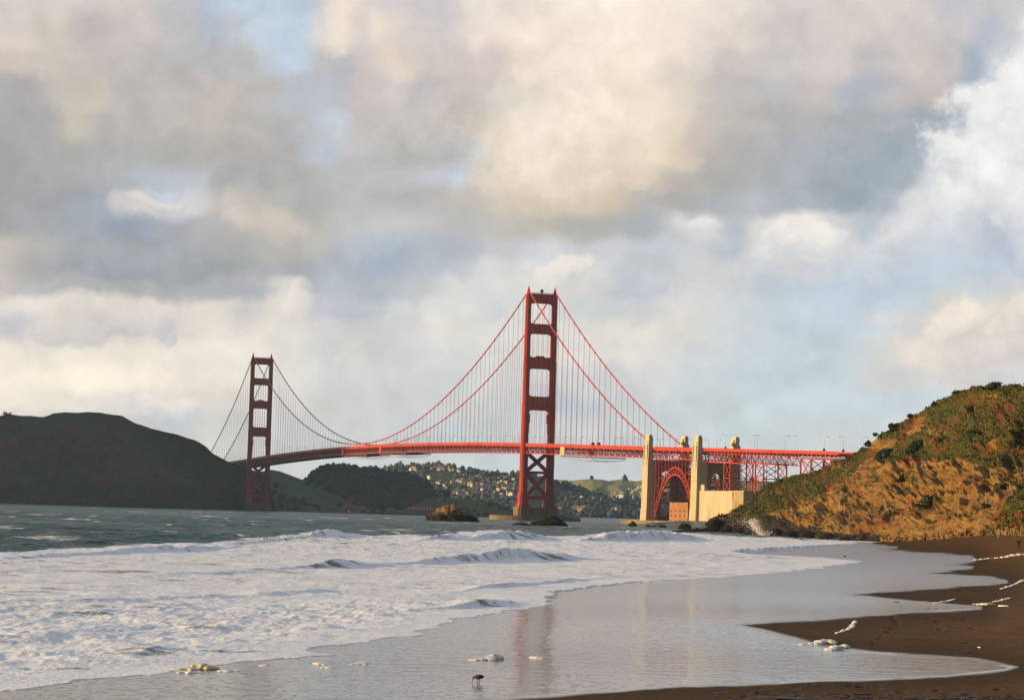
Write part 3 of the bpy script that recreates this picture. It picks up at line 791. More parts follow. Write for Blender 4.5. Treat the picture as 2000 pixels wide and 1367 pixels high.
def add_shore_rock(m, z1, c1, c2):
    """bare dark rock along the waterline, up to about z1 with a ragged edge"""
    T = NT(m.node_tree); b = m.node_tree.nodes['Principled BSDF']
    old = b.inputs['Base Color'].links[0].from_socket
    g = T.node('ShaderNodeNewGeometry').outputs['Position']
    sp = T.node('ShaderNodeSeparateXYZ'); T.l.new(g, sp.inputs[0])
    n = T.noise(g, 0.018, 5.0, 0.65); n2 = T.noise(g, 0.06, 5.0, 0.65)
    zz = T.math('ADD', sp.outputs[2], T.math('MULTIPLY', T.math('SUBTRACT', n, 0.5), z1 * 3.2))
    T.l.new(T.mix(T.step(zz, z1 * 1.25, z1 * 0.75), old, T.mix(T.step(n2, 0.4, 0.6), c1, c2)), b.inputs['Base Color'])

def hill_grid(prof, cols, rows, back, power=0.85, z0=-6.0, amp=6.0, wave=90.0, seed=1, ridge_amp=0.0, gully=0.0, gw=60.0):
    """prof: (photo x, photo y of the ridge, ridge distance, foot distance)"""
    prof = np.array(prof, float)
    u = np.linspace(prof[0, 0], prof[-1, 0], cols)
    py = np.interp(u, prof[:, 0], prof[:, 1]); Dr = np.interp(u, prof[:, 0], prof[:, 2]); Df = np.interp(u, prof[:, 0], prof[:, 3])
    R_ = np.array([V(a, b_, d) for a, b_, d in zip(u, py, Dr)])
    R_[:, 2] += ridge_amp * fbm(R_[:, 0] / (wave * 0.25), R_[:, 1] / (wave * 0.25), 4, seed + 5)
    ax = R_[:, 0] / R_[:, 1]
    t = np.concatenate([np.linspace(0, 1, rows), 1 + np.linspace(0, 1, 14)[1:]])[:, None]
    tf = np.clip(t, 0, 1); tb = np.clip(t - 1, 0, 1)
    y = Df + (Dr - Df) * tf + back * tb
    x = ax * y
    zf = z0 + (R_[:, 2] - z0) * tf ** power
    z = zf * (1 - tb ** 1.3) + z0 * tb ** 1.3
    env = np.sin(np.pi * np.clip(t, 0, 1)) ** 0.7 * (t < 1) + np.sin(np.pi * tb) * (t > 1) * 0.5
    n = fbm(x / wave, y / wave, 5, seed)
    z = z + env * amp * n
    if gully:
        gl = ridged(x / gw + 0.15 * tf * 3, tf * 0.9 + x / gw * 0.2, 4, seed + 9)
        z = z - env * gully * (1 - gl)
    return np.stack([x, y, z], -1)

def ridge_point(Pg, px, py, rows=None):
    q = Pg[:rows] if rows else Pg
    a, b_, w = proj(q.reshape(-1, 3))
    k = np.argmin((a - px) ** 2 + (b_ - py) ** 2)
    return q.reshape(-1, 3)[k].copy()

HEAD = hill_grid([(-420, 800, 4100, 3500), (-300, 820, 4050, 3480), (-150, 815, 4000, 3460), (-60, 812, 3980, 3450), (0, 811, 3970, 3450), (20, 808, 3960, 3440), (40, 812, 3950, 3440), (62, 813, 3945, 3430), (85, 816, 3940, 3430), (105, 807, 3900, 3430), (125, 804, 3880, 3430), (170, 805, 3860, 3430),
                  (215, 808, 3850, 3440), (240, 812, 3845, 3440), (262, 824, 3840, 3450), (300, 838, 3820, 3460), (345, 849, 3800, 3480), (385, 862, 3770, 3500), (400, 870, 3760, 3520),
                  (415, 885, 3750, 3540), (440, 897, 3740, 3580), (455, 905, 3735, 3610), (468, 909, 3740, 3640), (480, 914, 3790, 3690), (500, 919, 3860, 3770), (518, 926, 3870, 3800), (527, 948, 3870, 3810), (533, 970, 3870, 3820), (541, 1003, 3860, 3830)],
                 460, 110, 500, 0.72, amp=26, wave=150, seed=21, ridge_amp=2.2, gully=70, gw=105)
M['headland'] = hill_mat('headland_scrub', (0.042, 0.056, 0.014), (0.050, 0.034, 0.018), (0.085, 0.034, 0.018), 0.006, 0.005, bump=26, bs=0.016)
add_shore_rock(M['headland'], 34.0, (0.016, 0.014, 0.012), (0.034, 0.026, 0.018))
tag(link('headland', grid_mesh('headland', HEAD), M['headland']), kind='structure')

GREEN = hill_grid([(470, 935, 4350, 4000), (500, 922, 4350, 4000), (530, 917, 4350, 4000), (545, 920, 4350, 4000), (562, 926, 4350, 4000), (580, 933, 4350, 4000), (604, 941, 4360, 4010), (630, 949, 4380, 4030), (660, 960, 4400, 4060), (700, 976, 4400, 4100), (740, 1004, 4400, 4150)],
                  150, 70, 300, 0.85, amp=9, wave=110, seed=31, ridge_amp=1.0, gully=12, gw=90)
M['green_hill'] = hill_mat('green_hill_grass', (0.050, 0.070, 0.020), (0.036, 0.052, 0.018), (0.028, 0.036, 0.016), 0.012, 0.016, bump=4, bs=0.05)
tag(link('green_hill', grid_mesh('green_hill', GREEN), M['green_hill']), kind='structure')

WOODED = hill_grid([(575, 972, 4700, 4420), (592, 952, 4720, 4400), (604, 941, 4740, 4390), (615, 928, 4750, 4380), (640, 916, 4760, 4370), (662, 914, 4760, 4370), (700, 919, 4760, 4360), (740, 926, 4760, 4360), (760, 931, 4760, 4360), (800, 933, 4760, 4360), (816, 939, 4760, 4370), (832, 949, 4750, 4380),
                    (842, 962, 4740, 4400), (855, 978, 4730, 4420), (880, 995, 4700, 4440), (920, 1006, 4680, 4460)],
                   200, 70, 400, 0.7, amp=8, wave=120, seed=41, ridge_amp=1.0, gully=14, gw=110)
M['wooded'] = hill_mat('wooded_ground', (0.020, 0.028, 0.012), (0.028, 0.034, 0.014), (0.03, 0.04, 0.014), 0.02, 0.01, bump=5, bs=0.06)
tag(link('wooded_hill', grid_mesh('wooded_hill', WOODED), M['wooded']), kind='structure')

POINT = hill_grid([(560, 1001, 4330, 4230), (640, 998.5, 4330, 4230), (730, 1000.5, 4340, 4240), (780, 997, 4350, 4240), (800, 988, 4380, 4240), (820, 979, 4400, 4240), (845, 972, 4420, 4240), (870, 970, 4430, 4240), (900, 974, 4430, 4240), (940, 977, 4420, 4240), (970, 981, 4410, 4240), (992, 991, 4390, 4240), (1010, 1003, 4340, 4240), (1030, 1010, 4320, 4250)],
                  170, 50, 220, 0.9, z0=-3.0, amp=4, wave=80, seed=51, gully=6, gw=70)
M['point'] = hill_mat('grassy_point', (0.050, 0.068, 0.020), (0.055, 0.058, 0.024), (0.045, 0.034, 0.018), 0.018, 0.014, bump=3, bs=0.06)
tag(link('grassy_point', grid_mesh('grassy_point', POINT), M['point']), kind='structure')

FAR = hill_grid([(520, 960, 6500, 5600), (600, 938, 6500, 5600), (680, 925, 6500, 5600), (720, 916, 6450, 5600), (760, 912, 6400, 5600), (800, 908, 6400, 5600), (830, 907, 6400, 5600), (860, 908, 6380, 5600), (880, 911, 6350, 5600), (920, 920, 6300, 5600), (960, 927, 6300, 5600), (1000, 929, 6300, 5600),
                 (1030, 928, 6300, 5600), (1060, 933, 6320, 5600), (1085, 940, 6350, 5650), (1120, 952, 6350, 5700), (1200, 985, 6300, 5800), (1260, 1016, 6200, 5900)],
                260, 90, 700, 0.8, amp=16, wave=200, seed=61, ridge_amp=2.0, gully=30, gw=180)
M['far_hill'] = hill_mat('far_hillside', (0.045, 0.060, 0.026), (0.060, 0.066, 0.028), (0.13, 0.12, 0.045), 0.012, 0.005, 0.56, 0.66, bump=8, bs=0.03)
tag(link('far_hill', grid_mesh('far_hill', FAR), M['far_hill']), kind='structure')

GRASS = hill_grid([(980, 950, 7800, 6700), (1040, 938, 7800, 6650), (1090, 936, 7700, 6600), (1112, 938, 7650, 6600), (1140, 936, 7600, 6600), (1158, 935, 7600, 6600), (1175, 936, 7600, 6600), (1188, 939, 7640, 6600), (1200, 937, 7660, 6600), (1215, 936, 7660, 6600), (1228, 938.5, 7660, 6600),
                   (1242, 940, 7660, 6600), (1262, 937, 7660, 6600), (1290, 935, 7660, 6600), (1330, 931, 7660, 6600), (1400, 936, 7660, 6600), (1500, 940, 7700, 6600), (1620, 950, 7700, 6600)],
                  260, 90, 900, 0.75, amp=22, wave=240, seed=71, ridge_amp=1.2, gully=75, gw=230)
M['grass_hill'] = hill_mat('far_grass', (0.20, 0.21, 0.075), (0.26, 0.225, 0.085), (0.12, 0.135, 0.055), 0.006, 0.008, 0.52, 0.64, bump=7, bs=0.02)
tag(link('grassy_hills', grid_mesh('grassy_hills', GRASS), M['grass_hill']), kind='structure')

DARK = hill_grid([(930, 1006, 6000, 5750), (1000, 992, 6050, 5700), (1050, 982, 6080, 5650), (1090, 974, 6100, 5600), (1120, 970, 6100, 5600), (1160, 968, 6100, 5600), (1200, 972, 6100, 5600), (1250, 976, 6100, 5600), (1300, 976, 6100, 5600), (1400, 978, 6100, 5600), (1500, 984, 6100, 5600), (1600, 990, 6100, 5600)],
                 200, 60, 500, 0.6, amp=7, wave=120, seed=81, ridge_amp=3.0, gully=12, gw=110)
M['dark_slope'] = hill_mat('dark_wooded_slope', (0.020, 0.028, 0.016), (0.030, 0.036, 0.020), (0.04, 0.045, 0.02), 0.02, 0.01, bump=6, bs=0.05)
tag(link('dark_slope', grid_mesh('dark_slope', DARK), M['dark_slope']), kind='structure')

# ------------------------------------------------------------------ right-hand cliff
CLIFF_PROF = [(1376, 1024, 1006, 992, -1), (1386, 1013, 1010, 985, -1), (1395, 1009, 1012, 980, -1), (1415, 1004, 1016, 970, -1), (1440, 993, 1022, 960, -1), (1465, 979, 1032, 950, -1), (1480, 967, 1040, 943, -1), (1492, 951, 1046, 938, -1),
              (1510, 941, 1046, 928, -1), (1530, 932, 1042, 910, -1), (1560, 928, 1030, 880, -1), (1600, 917, 1010, 840, -0.5), (1640, 898, 985, 800, 0), (1672, 884, 965, 772, 0), (1690, 876, 955, 760, 0), (1705, 862, 940, 748, 0.2), (1720, 852, 925, 735, 0.3),
              (1760, 826, 890, 700, 0.6), (1800, 804, 850, 670, 1.0), (1820, 791, 835, 650, 1.4), (1850, 772, 810, 625, 1.8), (1890, 759, 785, 595, 2.3), (1940, 751, 760, 555, 3.0), (1970, 753, 745, 530, 3.4), (2000, 752, 730, 505, 3.6), (2060, 750, 705, 460, 3.8), (2200, 745, 680, 380, 4.0), (2500, 735, 640, 270, 4.2), (3200, 720, 600, 150, 4.2)]
def build_cliff():
    prof = np.array(CLIFF_PROF, float)
    u = np.concatenate([np.linspace(1376, 2040, 760), np.linspace(2044, 3200, 60)])
    f = [np.interp(u, prof[:, 0], prof[:, k]) for k in range(1, 5)]
    R_ = np.array([V(a, b_, d) for a, b_, d in zip(u, f[0], f[1])])
    ax = R_[:, 0] / R_[:, 1]
    Df, Dr, zf = f[2], f[1], f[3] - 0.6
    rows = 300
    t = np.concatenate([np.linspace(0, 1, rows) ** 1.15, 1 + np.linspace(0, 1, 20)[1:]])[:, None]
    tf = np.clip(t, 0, 1); tb = np.clip(t - 1, 0, 1)
    Y0 = Df[None, :] + 0 * t
    shape = 0.55 * tf ** 0.62 + 0.45 * tf ** 1.1
    y = Df + (Dr - Df) * tf + 160 * tb
    x = ax * y + 40 * tb
    zr = R_[:, 2]
    z = zf + (zr - zf) * shape
    z = z * (1 - 0.25 * tb)
    env = np.clip(np.sin(np.pi * np.clip(tf, 0, 1)) ** 0.6, 0, 1) * (tb <= 0) + 0.3 * (tb > 0)
    hsc = np.clip(zr / 40.0, 0.25, 1.0)
    s = Y0 + z * 0.9                       # gullies lean
    wz = z + 3.0 * fbm(Y0 / 40, z / 9, 3, 199)
    s = Y0 + wz * 1.3
    gul = ridged(s / 62, wz / 30, 3, 201)
    mid = ridged(s / 24, wz / 5.5, 4, 203)
    blk = ridged((Y0 - wz * 1.6) / 13, wz / 3.0, 4, 204)
    fine = fbm(s / 5.0, wz / 1.2, 4, 205)
    lumps = fbm(Y0 / 38, wz / 9, 4, 207)
    disp = (-(1 - gul) * 10.5 * hsc - (1 - mid) * 5.2 * hsc - (1 - blk) * 3.4 * hsc + fine * 1.0 + lumps * 3.0 * hsc)
    n = np.array([-0.62, -0.28, 0.72])
    P = np.stack([x, y, z], -1) + (env * disp)[..., None] * n
    top = 1.3 * fbm(x / 6, y / 6, 4, 209) * np.exp(-((t - 1) / 0.06) ** 2)
    P[..., 2] += top * hsc
    # bouldery foot
    foot = np.exp(-(tf / 0.05) ** 2) * (tb <= 0)
    P[..., 2] += foot * 1.5 * np.clip(fbm(Y0 / 3.5, tf * 60, 3, 211) + 0.3, -0.2, 1.0)
    px, py, _ = proj(P.reshape(-1, 3)); px = px.reshape(x.shape); py = py.reshape(x.shape)
    veg = np.zeros_like(x)
    wob = 16 * fbm(px / 40, py / 22, 4, 221); wob2 = 12 * fbm(px / 34, py / 26, 4, 223)
    for poly, soft, k in VEG_POLY:
        veg = np.maximum(veg, k * poly_mask(px + wob, py + wob2, poly, soft))
    bare = np.zeros_like(x)
    for poly, soft, k in BARE_POLY:
        bare = np.maximum(bare, k * poly_mask(px + wob, py + wob2, poly, soft))
    patch = 0.48 * sstep(fbm(px / 26, py / 15, 4, 225), 0.10, 0.42)       # scrub that holds on ledges of the bare face
    veg = np.clip(np.maximum(veg - bare, patch * (1 - 0.5 * bare)) - 0.45 * veg * sstep(fbm(px / 42, py / 24, 4, 227), 0.12, 0.4), 0, 1)
    damp = sstep(P[..., 2], 3.2, 1.0) * (px < 1720) * 1.0
    damp = np.maximum(damp, 0.9 * poly_mask(px + wob, py + wob2, [(1380, 1012), (1440, 998), (1500, 1004), (1560, 1022), (1620, 1036), (1700, 1046), (1700, 1070), (1380, 1060)], 9))
    me = grid_mesh('cliff', P, {'veg': veg, 'damp': damp})
    m, T, b = new_mat('cliff_rock')
    g = T.node('ShaderNodeNewGeometry').outputs['Position']
    def attr(nm):
        a = T.node('ShaderNodeAttribute'); a.attribute_name = nm
        return a.outputs['Fac']
    v_, d_ = attr('veg'), attr('damp')
    ps = T.vmath('MULTIPLY', g, (1.0, 0.24, 1.0))
    n1 = T.noise(ps, 0.13, 6.0, 0.64); n2 = T.noise(ps, 0.6, 6.0, 0.66); n3 = T.noise(T.vmath('ADD', ps, (50, 20, 9)), 0.09, 5.0, 0.62); n4 = T.noise(ps, 2.0, 4.0, 0.65)
    rock = T.mix(T.step(n1, 0.38, 0.60), (0.27, 0.135, 0.032), (0.39, 0.23, 0.062))
    rock = T.mix(T.step(n3, 0.54, 0.66), rock, (0.29, 0.090, 0.022))
    rock = T.mix(T.step(n2, 0.54, 0.66), rock, (0.140, 0.070, 0.022))
    rock = T.mix(T.step(n4, 0.56, 0.70), rock, (0.44, 0.29, 0.10))
    rock = T.mix(T.step(n4, 0.38, 0.29), rock, (0.085, 0.050, 0.020))
    st = T.noise(T.vmath('ADD', T.vmath('MULTIPLY', g, (0.03, 0.055, 0.62)), (4.0, 1.0, 2.0)), 1.0, 4.0, 0.6, dist=0.6)
    rock = T.mix(T.step(st, 0.52, 0.60, 0.0, 0.7), rock, (0.145, 0.070, 0.022))
    rock = T.mix(T.step(st, 0.42, 0.36, 0.0, 0.55), rock, (0.42, 0.27, 0.085))
    green = T.mix(T.step(n2, 0.40, 0.58), (0.125, 0.122, 0.022), (0.056, 0.068, 0.015))
    green = T.mix(T.step(n1, 0.48, 0.60), green, (0.165, 0.094, 0.024))
    green = T.mix(T.step(n3, 0.52, 0.62), green, (0.20, 0.075, 0.020))
    green = T.mix(T.step(n4, 0.54, 0.66), green, (0.028, 0.032, 0.011))
    vv = T.math('ADD', v_, T.math('MULTIPLY', T.math('SUBTRACT', n2, 0.5), 1.5))
    col = T.mix(T.step(vv, 0.34, 0.56), rock, green)
    dm = T.mix(T.step(n2, 0.4, 0.62), (0.075, 0.052, 0.026), (0.028, 0.021, 0.014))
    dd = T.math('ADD', d_, T.math('MULTIPLY', T.math('SUBTRACT', n2, 0.5), 0.9))
    col = T.mix(T.step(dd, 0.38, 0.62), col, dm)
    T.l.new(col, b.inputs['Base Color'])
    b.inputs['Roughness'].default_value = 0.92
    b.inputs['Specular IOR Level'].default_value = 0.1
    bn = T.node('ShaderNodeBump'); bn.inputs['Strength'].default_value = 1.0; bn.inputs['Distance'].default_value = 2.6
    T.set(bn, 'Height', T.math('ADD', n2, T.math('MULTIPLY', n4, 0.35))); T.l.new(bn.outputs[0], b.inputs['Normal'])
    o = link('cliff', me, m)
    tag(o, kind='structure')
    return P, veg, px, py

VEG_POLY = [
 ([(1430, 1002), (1470, 978), (1492, 945), (1530, 925), (1600, 910), (1680, 872), (1700, 880), (1660, 930), (1610, 960), (1560, 985), (1500, 1006), (1450, 1012)], 8, 1.0),
 ([(1686, 850), (1760, 815), (1850, 760), (1940, 735), (2100, 735), (2100, 930), (1990, 925), (1940, 905), (1880, 905), (1830, 895), (1780, 905), (1730, 900), (1690, 895)], 12, 0.92),
 ([(1790, 985), (1830, 965), (1840, 985), (1820, 1005), (1795, 1005)], 6, 0.9),
 ([(1940, 1030), (1960, 990), (1985, 955), (2060, 925), (2060, 1050), (1950, 1040)], 8, 0.85),
 ([(1905, 985), (1930, 980), (1925, 1000), (1905, 1005)], 6, 0.6),
 ([(1760, 915), (1800, 905), (1800, 960), (1770, 965)], 8, 0.5),
 ([(1700, 900), (1730, 920), (1720, 960), (1690, 950)], 8, 0.45),
 ([(2100, 700), (4000, 300), (4000, 1300), (2060, 1040)], 10, 0.8),
]
BARE_POLY = [
 ([(1760, 840), (1800, 815), (1812, 824), (1775, 856)], 5, 0.8),
 ([(1690, 870), (1740, 848), (1760, 858), (1720, 890)], 6, 0.7),
 ([(1930, 860), (1950, 858), (1952, 878), (1932, 876)], 5, 0.8),
 ([(1795, 905), (1860, 895), (1905, 905), (1900, 945), (1830, 955), (1790, 940)], 8, 0.9),
]
CLIFF, CLIFF_VEG, CLIFF_PX, CLIFF_PY = build_cliff()

# ------------------------------------------------------------------ bridge frame: local x = east, y = along the deck (north), z = up
BX, BY, BYAW = -799.859, -2371.947, 0.314059
def BW(s, e=0.0, z=0.0):
    dx, dy = e - BX, s - BY
    c, n = math.cos(BYAW), math.sin(BYAW)
    return Vector((dx * c - dy * n, dx * n + dy * c, z))
def bempty(name, s=0.0, e=0.0, z=0.0):
    return empty(name, BW(s, e, z), BYAW)
def zt(s):
    if s < 0: return 76.2 + s * 0.0262
    if s <= 1280: return 76.2 + 8.2 * (1 - ((s - 640) / 640.0) ** 2)
    return 76.2 - (s - 1280) * 0.02
TD = 10.3          # from the top of the railing to the bottom chord
HWID = 13.4        # half distance between the trusses
ORANGE = M['orange']

bridge = bempty('suspension_bridge')
tag(bridge, 'orange red suspension bridge crossing the water with two tall towers', 'bridge')

def notched(w, l, n):
    a, b = w / 2, l / 2
    return [(-a + n, -b), (a - n, -b), (a - n, -b + n), (a, -b + n), (a, b - n), (a - n, b - n), (a - n, b), (-a + n, b), (-a + n, b - n), (-a, b - n), (-a, -b + n), (-a + n, -b + n)]

def tower(y0, pier_top=13.4):
    tw = empty('tower', (0, y0, 0)); tw.parent = bridge
    secs = [(pier_top, 16, 10.2, 14.0, 1.3), (16, 25.5, 8.6, 12.2, 1.2), (25.5, 28, 7.8, 11.0, 1.1), (28, 76, 6.0, 10.0, 1.0), (76, 116, 5.6, 9.0, 0.9), (116, 157, 5.2, 8.0, 0.85), (157, 190, 4.9, 7.0, 0.8), (190, 222.5, 4.6, 6.0, 0.75)]
    for sx in (-1, 1):
        mb = MB()
        for z0, z1, w, l, n in secs:
            mb.prism([(sx * 13.7 + x, y) for x, y in notched(w, l, n)], z0, z1)
            for k in (-1, 0, 1):                                   # raised ribs on each face: the fluting
                mb.box(sx * 13.7 + k * w * 0.26 - 0.28, sx * 13.7 + k * w * 0.26 + 0.28, -l / 2 - 0.22, l / 2 + 0.22, z0, z1 - 0.6)
                mb.box(sx * 13.7 - w / 2 - 0.22, sx * 13.7 + w / 2 + 0.22, k * l * 0.27 - 0.3, k * l * 0.27 + 0.3, z0, z1 - 0.6)
            mb.box(sx * 13.7 - w / 2 - 0.1, sx * 13.7 + w / 2 + 0.1, -l / 2 - 0.1, l / 2 + 0.1, z1 - 0.5, z1 - 0.1)
        leg = mb.build('leg', ORANGE, tw)
        mb = MB()
        c = sx * 13.7
        mb.prism([(c + x, y) for x, y in notched(4.4, 5.6, 0.9)], 222.5, 225.0, [(c + x, y) for x, y in notched(3.4, 4.4, 0.8)])
        mb.prism([(c + x, y) for x, y in notched(3.4, 4.4, 0.8)], 225.0, 229.6, [(c + x, y) for x, y in notched(1.4, 1.6, 0.3)])
        mb.prism([(c + x, y) for x, y in notched(1.0, 1.0, 0.2)], 229.6, 231.4)
        mb.tube([(c, 0, 231.2), (c, 0, 232.6)], 0.22, 6)
        mb.build('saddle_housing', ORANGE, tw)
    def strut(zlo, zhi, wlo, r, thick, notch=False):
        xi = 13.7 - wlo / 2 + 0.35
        out = []
        q = [(-xi, zlo - r)]
        for k in range(1, 7):
            a = math.pi / 2 * k / 6
            q.append((-xi + r - r * math.cos(a), zlo - r + r * math.sin(a)))
        for k in range(0, 7):
            a = math.pi / 2 * k / 6
            q.append((xi - r + r * math.sin(a), zlo - r + r * math.cos(a)))
        r2 = r * 0.75
        top = []
        if zhi < 220:
            for k in range(0, 7):
                a = math.pi / 2 * k / 6
                top.append((xi - r2 + r2 * math.cos(a), zhi + r2 - r2 * math.sin(a)))
            top += [(-x, z) for x, z in top[::-1]]
            if notch:
                top = top[:7] + [(xi * 0.35, zhi), (xi * 0.35, zhi + 1.4), (-xi * 0.35, zhi + 1.4), (-xi * 0.35, zhi)] + top[7:]
        else:
            top = [(xi, zhi), (-xi, zhi)]
        mb = MB()
        mb.prism_y(q + top, -thick / 2, thick / 2)
        for k in range(-2, 3):
            mb.box(k * xi * 0.36 - 0.35, k * xi * 0.36 + 0.35, -thick / 2 - 0.3, thick / 2 + 0.3, zlo + 0.9, zhi - 0.9)
        mb.box(-xi, xi, -thick / 2 - 0.35, thick / 2 + 0.35, zhi - 0.75, zhi - 0.15)
        mb.box(-xi, xi, -thick / 2 - 0.35, thick / 2 + 0.35, zlo + 0.15, zlo + 0.75)
        mb.build('portal_strut', ORANGE, tw)
    strut(215.0, 224.6, 4.6, 3.6, 4.2)
    strut(184.6, 194.6, 4.9, 3.6, 4.6)
    strut(150.0, 161.4, 5.2, 3.6, 5.0, True)
    strut(109.0, 122.6, 5.6, 4.2, 5.4)
    # bracket steps under the lowest portal
    for sx in (-1, 1):
        mb = MB()
        for (dx, z0, z1) in ((1.6, 96, 105.5), (0.8, 86, 96)):
            x0 = sx * (13.7 - 2.8); x1 = x0 - sx * dx
            mb.box(min(x0, x1), max(x0, x1), -2.4, 2.4, z0, z1)
        mb.build('portal_bracket', ORANGE, tw)
    mb = MB()
    xi = 13.7 - 2.9
    for z0, z1 in ((24.0, 46.2), (48.8, 67.0)):
        mb.beam((-xi, 0, z0), (xi, 0, z1), 3.6, 2.9, (0, 1, 0)); mb.beam((-xi, 0.05, z1), (xi, 0.05, z0), 3.5, 2.85, (0, 1, 0))
        mb.box(-2.6, 2.6, -1.9, 1.9, (z0 + z1) / 2 - 2.2, (z0 + z1) / 2 + 2.2)
    mb.box(-xi, xi, -2.0, 2.0, 46.1, 48.9)
    mb.box(-xi, xi, -2.0, 2.0, 20.8, 24.1)
    mb.build('cross_brace', ORANGE, tw)
    mb = MB()
    for sx in (-1, 1):
        mb.prism([(sx * 13.7 + x, y) for x, y in notched(13.6, 19.0, 1.6)], -2.0, pier_top - 0.02)
        for k in (-1, 0, 1):
            mb.box(sx * 13.7 - 7.0, sx * 13.7 + 7.0, k * 5.0 - 0.8, k * 5.0 + 0.8, -2.0, pier_top - 0.6)
            mb.box(sx * 13.7 + k * 3.6 - 0.7, sx * 13.7 + k * 3.6 + 0.7, -9.8, 9.8, -2.0, pier_top - 0.6)
    mb.box(-8, 8, -8.3, 8.3, -2.0, pier_top - 0.06)
    mb.build('pier', M['pier'], tw)
    # low rail and lamps along the top of the highest strut
    mb = MB()
    for k in range(-10, 11):
        mb.box(k * 1.05 - 0.12, k * 1.05 + 0.12, -1.9, -1.65, 224.6, 225.8)
    mb.box(-11, 11, -1.85, -1.7, 225.5, 225.8)
    mb.build('walkway_rail', ORANGE, tw)
    return tw

t_near = tower(0.0)
t_far = tower(1280.0, 10.0)
mb = MB()
mb.tube([(0, 0, 224.6), (0, 0, 226.0)], 0.5, 8)
mb.tube([(0, 0, 226.0), (0, 0, 226.5), (0, 0, 227.5), (0, 0, 228.6), (0, 0, 229.2)], [1.0, 1.6, 1.75, 1.5, 0.8], 12)
mb.build('radar_dome', M['dark_metal'], t_near, True)

# ---- cables
def cable_z(s):
    if 0 <= s <= 1280:
        zl = zt(640) + 2.0
        return zl + (227.6 - zl) * ((s - 640) / 640.0) ** 2
    if s < 0:
        t = -s / 343.0; e = 70.5
        return 227.6 + (e - 227.6) * t - 4 * 12.0 * t * (1 - t)
    t = (s - 1280) / 343.0; e = 72.0
    return 227.6 + (e - 227.6) * t - 4 * 12.0 * t * (1 - t)
for sx in (-1, 1):
    mb = MB()
    ss = list(np.linspace(-343, 0, 24)) + list(np.linspace(0, 1280, 90))[1:] + list(np.linspace(1280, 1640, 24))[1:]
    mb.tube([(sx * 13.7, s, cable_z(s)) for s in ss], 0.62, 8)
    for s in np.arange(-335, 1620, 15.24):
        z = cable_z(s)
        if abs(s) > 6 and abs(s - 1280) > 6:
            ds = 0.6; sl = (cable_z(s + 0.5) - cable_z(s - 0.5))
            mb.tube([(sx * 13.7, s - ds, z - ds * sl), (sx * 13.7, s + ds, z + ds * sl)], 0.86, 8)
    mb.build('main_cable', ORANGE, bridge, True)
# ---- suspender ropes, a hundred nearest ones as parts
sus = []
for s in np.arange(-335, 1620, 15.24):
    if min(abs(s), abs(s - 1280)) < 6: continue
    for sx in (-1, 1):
        z1 = cable_z(s); z0 = zt(s) - 2.4
        if z1 - z0 > 1.2:
            sus.append((float(s), sx, z0, z1))
sus.sort(key=lambda q: q[0])
rest = MB()
for i, (s, sx, z0, z1) in enumerate(sus):
    mb = MB() if i < 100 else rest
    mb.tube([(sx * 13.7, s, z0), (sx * 13.7, s, z1)], 0.155, 5)
    if i < 100:
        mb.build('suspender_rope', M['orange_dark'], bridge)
tag(rest.build('suspender_ropes', M['orange_dark'], bridge), kind='stuff')

# ---- stiffening trusses, deck, bracing
def truss_side(mb, ss, x, top, depth, chord=0.85, dia=0.5, ver=0.32, x2=None):
    for i, (a, b) in enumerate(zip(ss[:-1], ss[1:])):
        za, zb = top(a), top(b)
        mb.beam((x, a, za), (x, b, zb), chord, chord)
        mb.beam((x, a, za - depth), (x, b, zb - depth), chord, chord)
        if i % 2 == 0: mb.beam((x, a, za - depth), (x, b, zb), dia, dia)
        else: mb.beam((x, a, za), (x, b, zb - depth), dia, dia)
        mb.beam((x, a, za), (x, a, za - depth), ver, ver)
SS = list(np.arange(-342.9, 0, 7.62)) + list(np.linspace(0, 1280, 169)) + list(np.arange(1287.62, 1645, 7.62))
for sx in (-1, 1):
    mb = MB()
    truss_side(mb, SS, sx * HWID, lambda s: zt(s) - 3.0, TD - 3.4)
    mb.build('stiffening_truss', ORANGE, bridge)
    mb = MB()                                   # outer girder band and railing of each walkway
    x = sx * (HWID + 0.75)
    for a, b in zip(SS[:-1], SS[1:]):
        mb.beam((x, a, zt(a) - 1.85), (x, b, zt(b) - 1.85), 0.3, 1.3)
        mb.beam((x, a, zt(a) - 0.05), (x, b, zt(b) - 0.05), 0.22, 0.22)
        mb.beam((x, a, zt(a) - 0.65), (x, b, zt(b) - 0.65), 0.1, 0.9)
        mb.beam((x, a, zt(a) - 1.4), (x, a, zt(a)), 0.25, 0.25)
        mb.beam((sx * (HWID - 0.1), a, zt(a) - 2.9), (x, a, zt(a) - 2.3), 0.3, 0.4)
    mb.build('railing', ORANGE, bridge)
mb = MB(); road = MB(); br = MB()
for i, (a, b) in enumerate(zip(SS[:-1], SS[1:])):
    za, zb = zt(a), zt(b)
    mb.beam((0, a, za - 1.95), (0, b, zb - 1.95), 27.6, 0.7)
    road.beam((0, a, za - 1.55), (0, b, zb - 1.55), 18.6, 0.09)
    br.beam((-HWID, a, za - 4.1), (HWID, a, za - 4.1), 0.6, 2.4)
    br.beam((-HWID, a, za - TD + 0.4), (HWID, a, za - TD + 0.4), 0.5, 0.8)
    if i % 2 == 0:
        br.beam((-HWID, a, za - TD + 0.4), (HWID, b, zb - TD + 0.4), 0.5); br.beam((HWID, a, za - TD + 0.4), (-HWID, b, zb - TD + 0.4), 0.5)
        br.beam((-HWID, a, za - 5.2), (0, a, za - TD + 0.7), 0.45); br.beam((HWID, a, za - 5.2), (0, a, za - TD + 0.7), 0.45)
mb.build('deck', ORANGE, bridge)
road.build('roadway', M['asphalt'], bridge)
br.build('floor_bracing', M['orange_dark'], bridge)

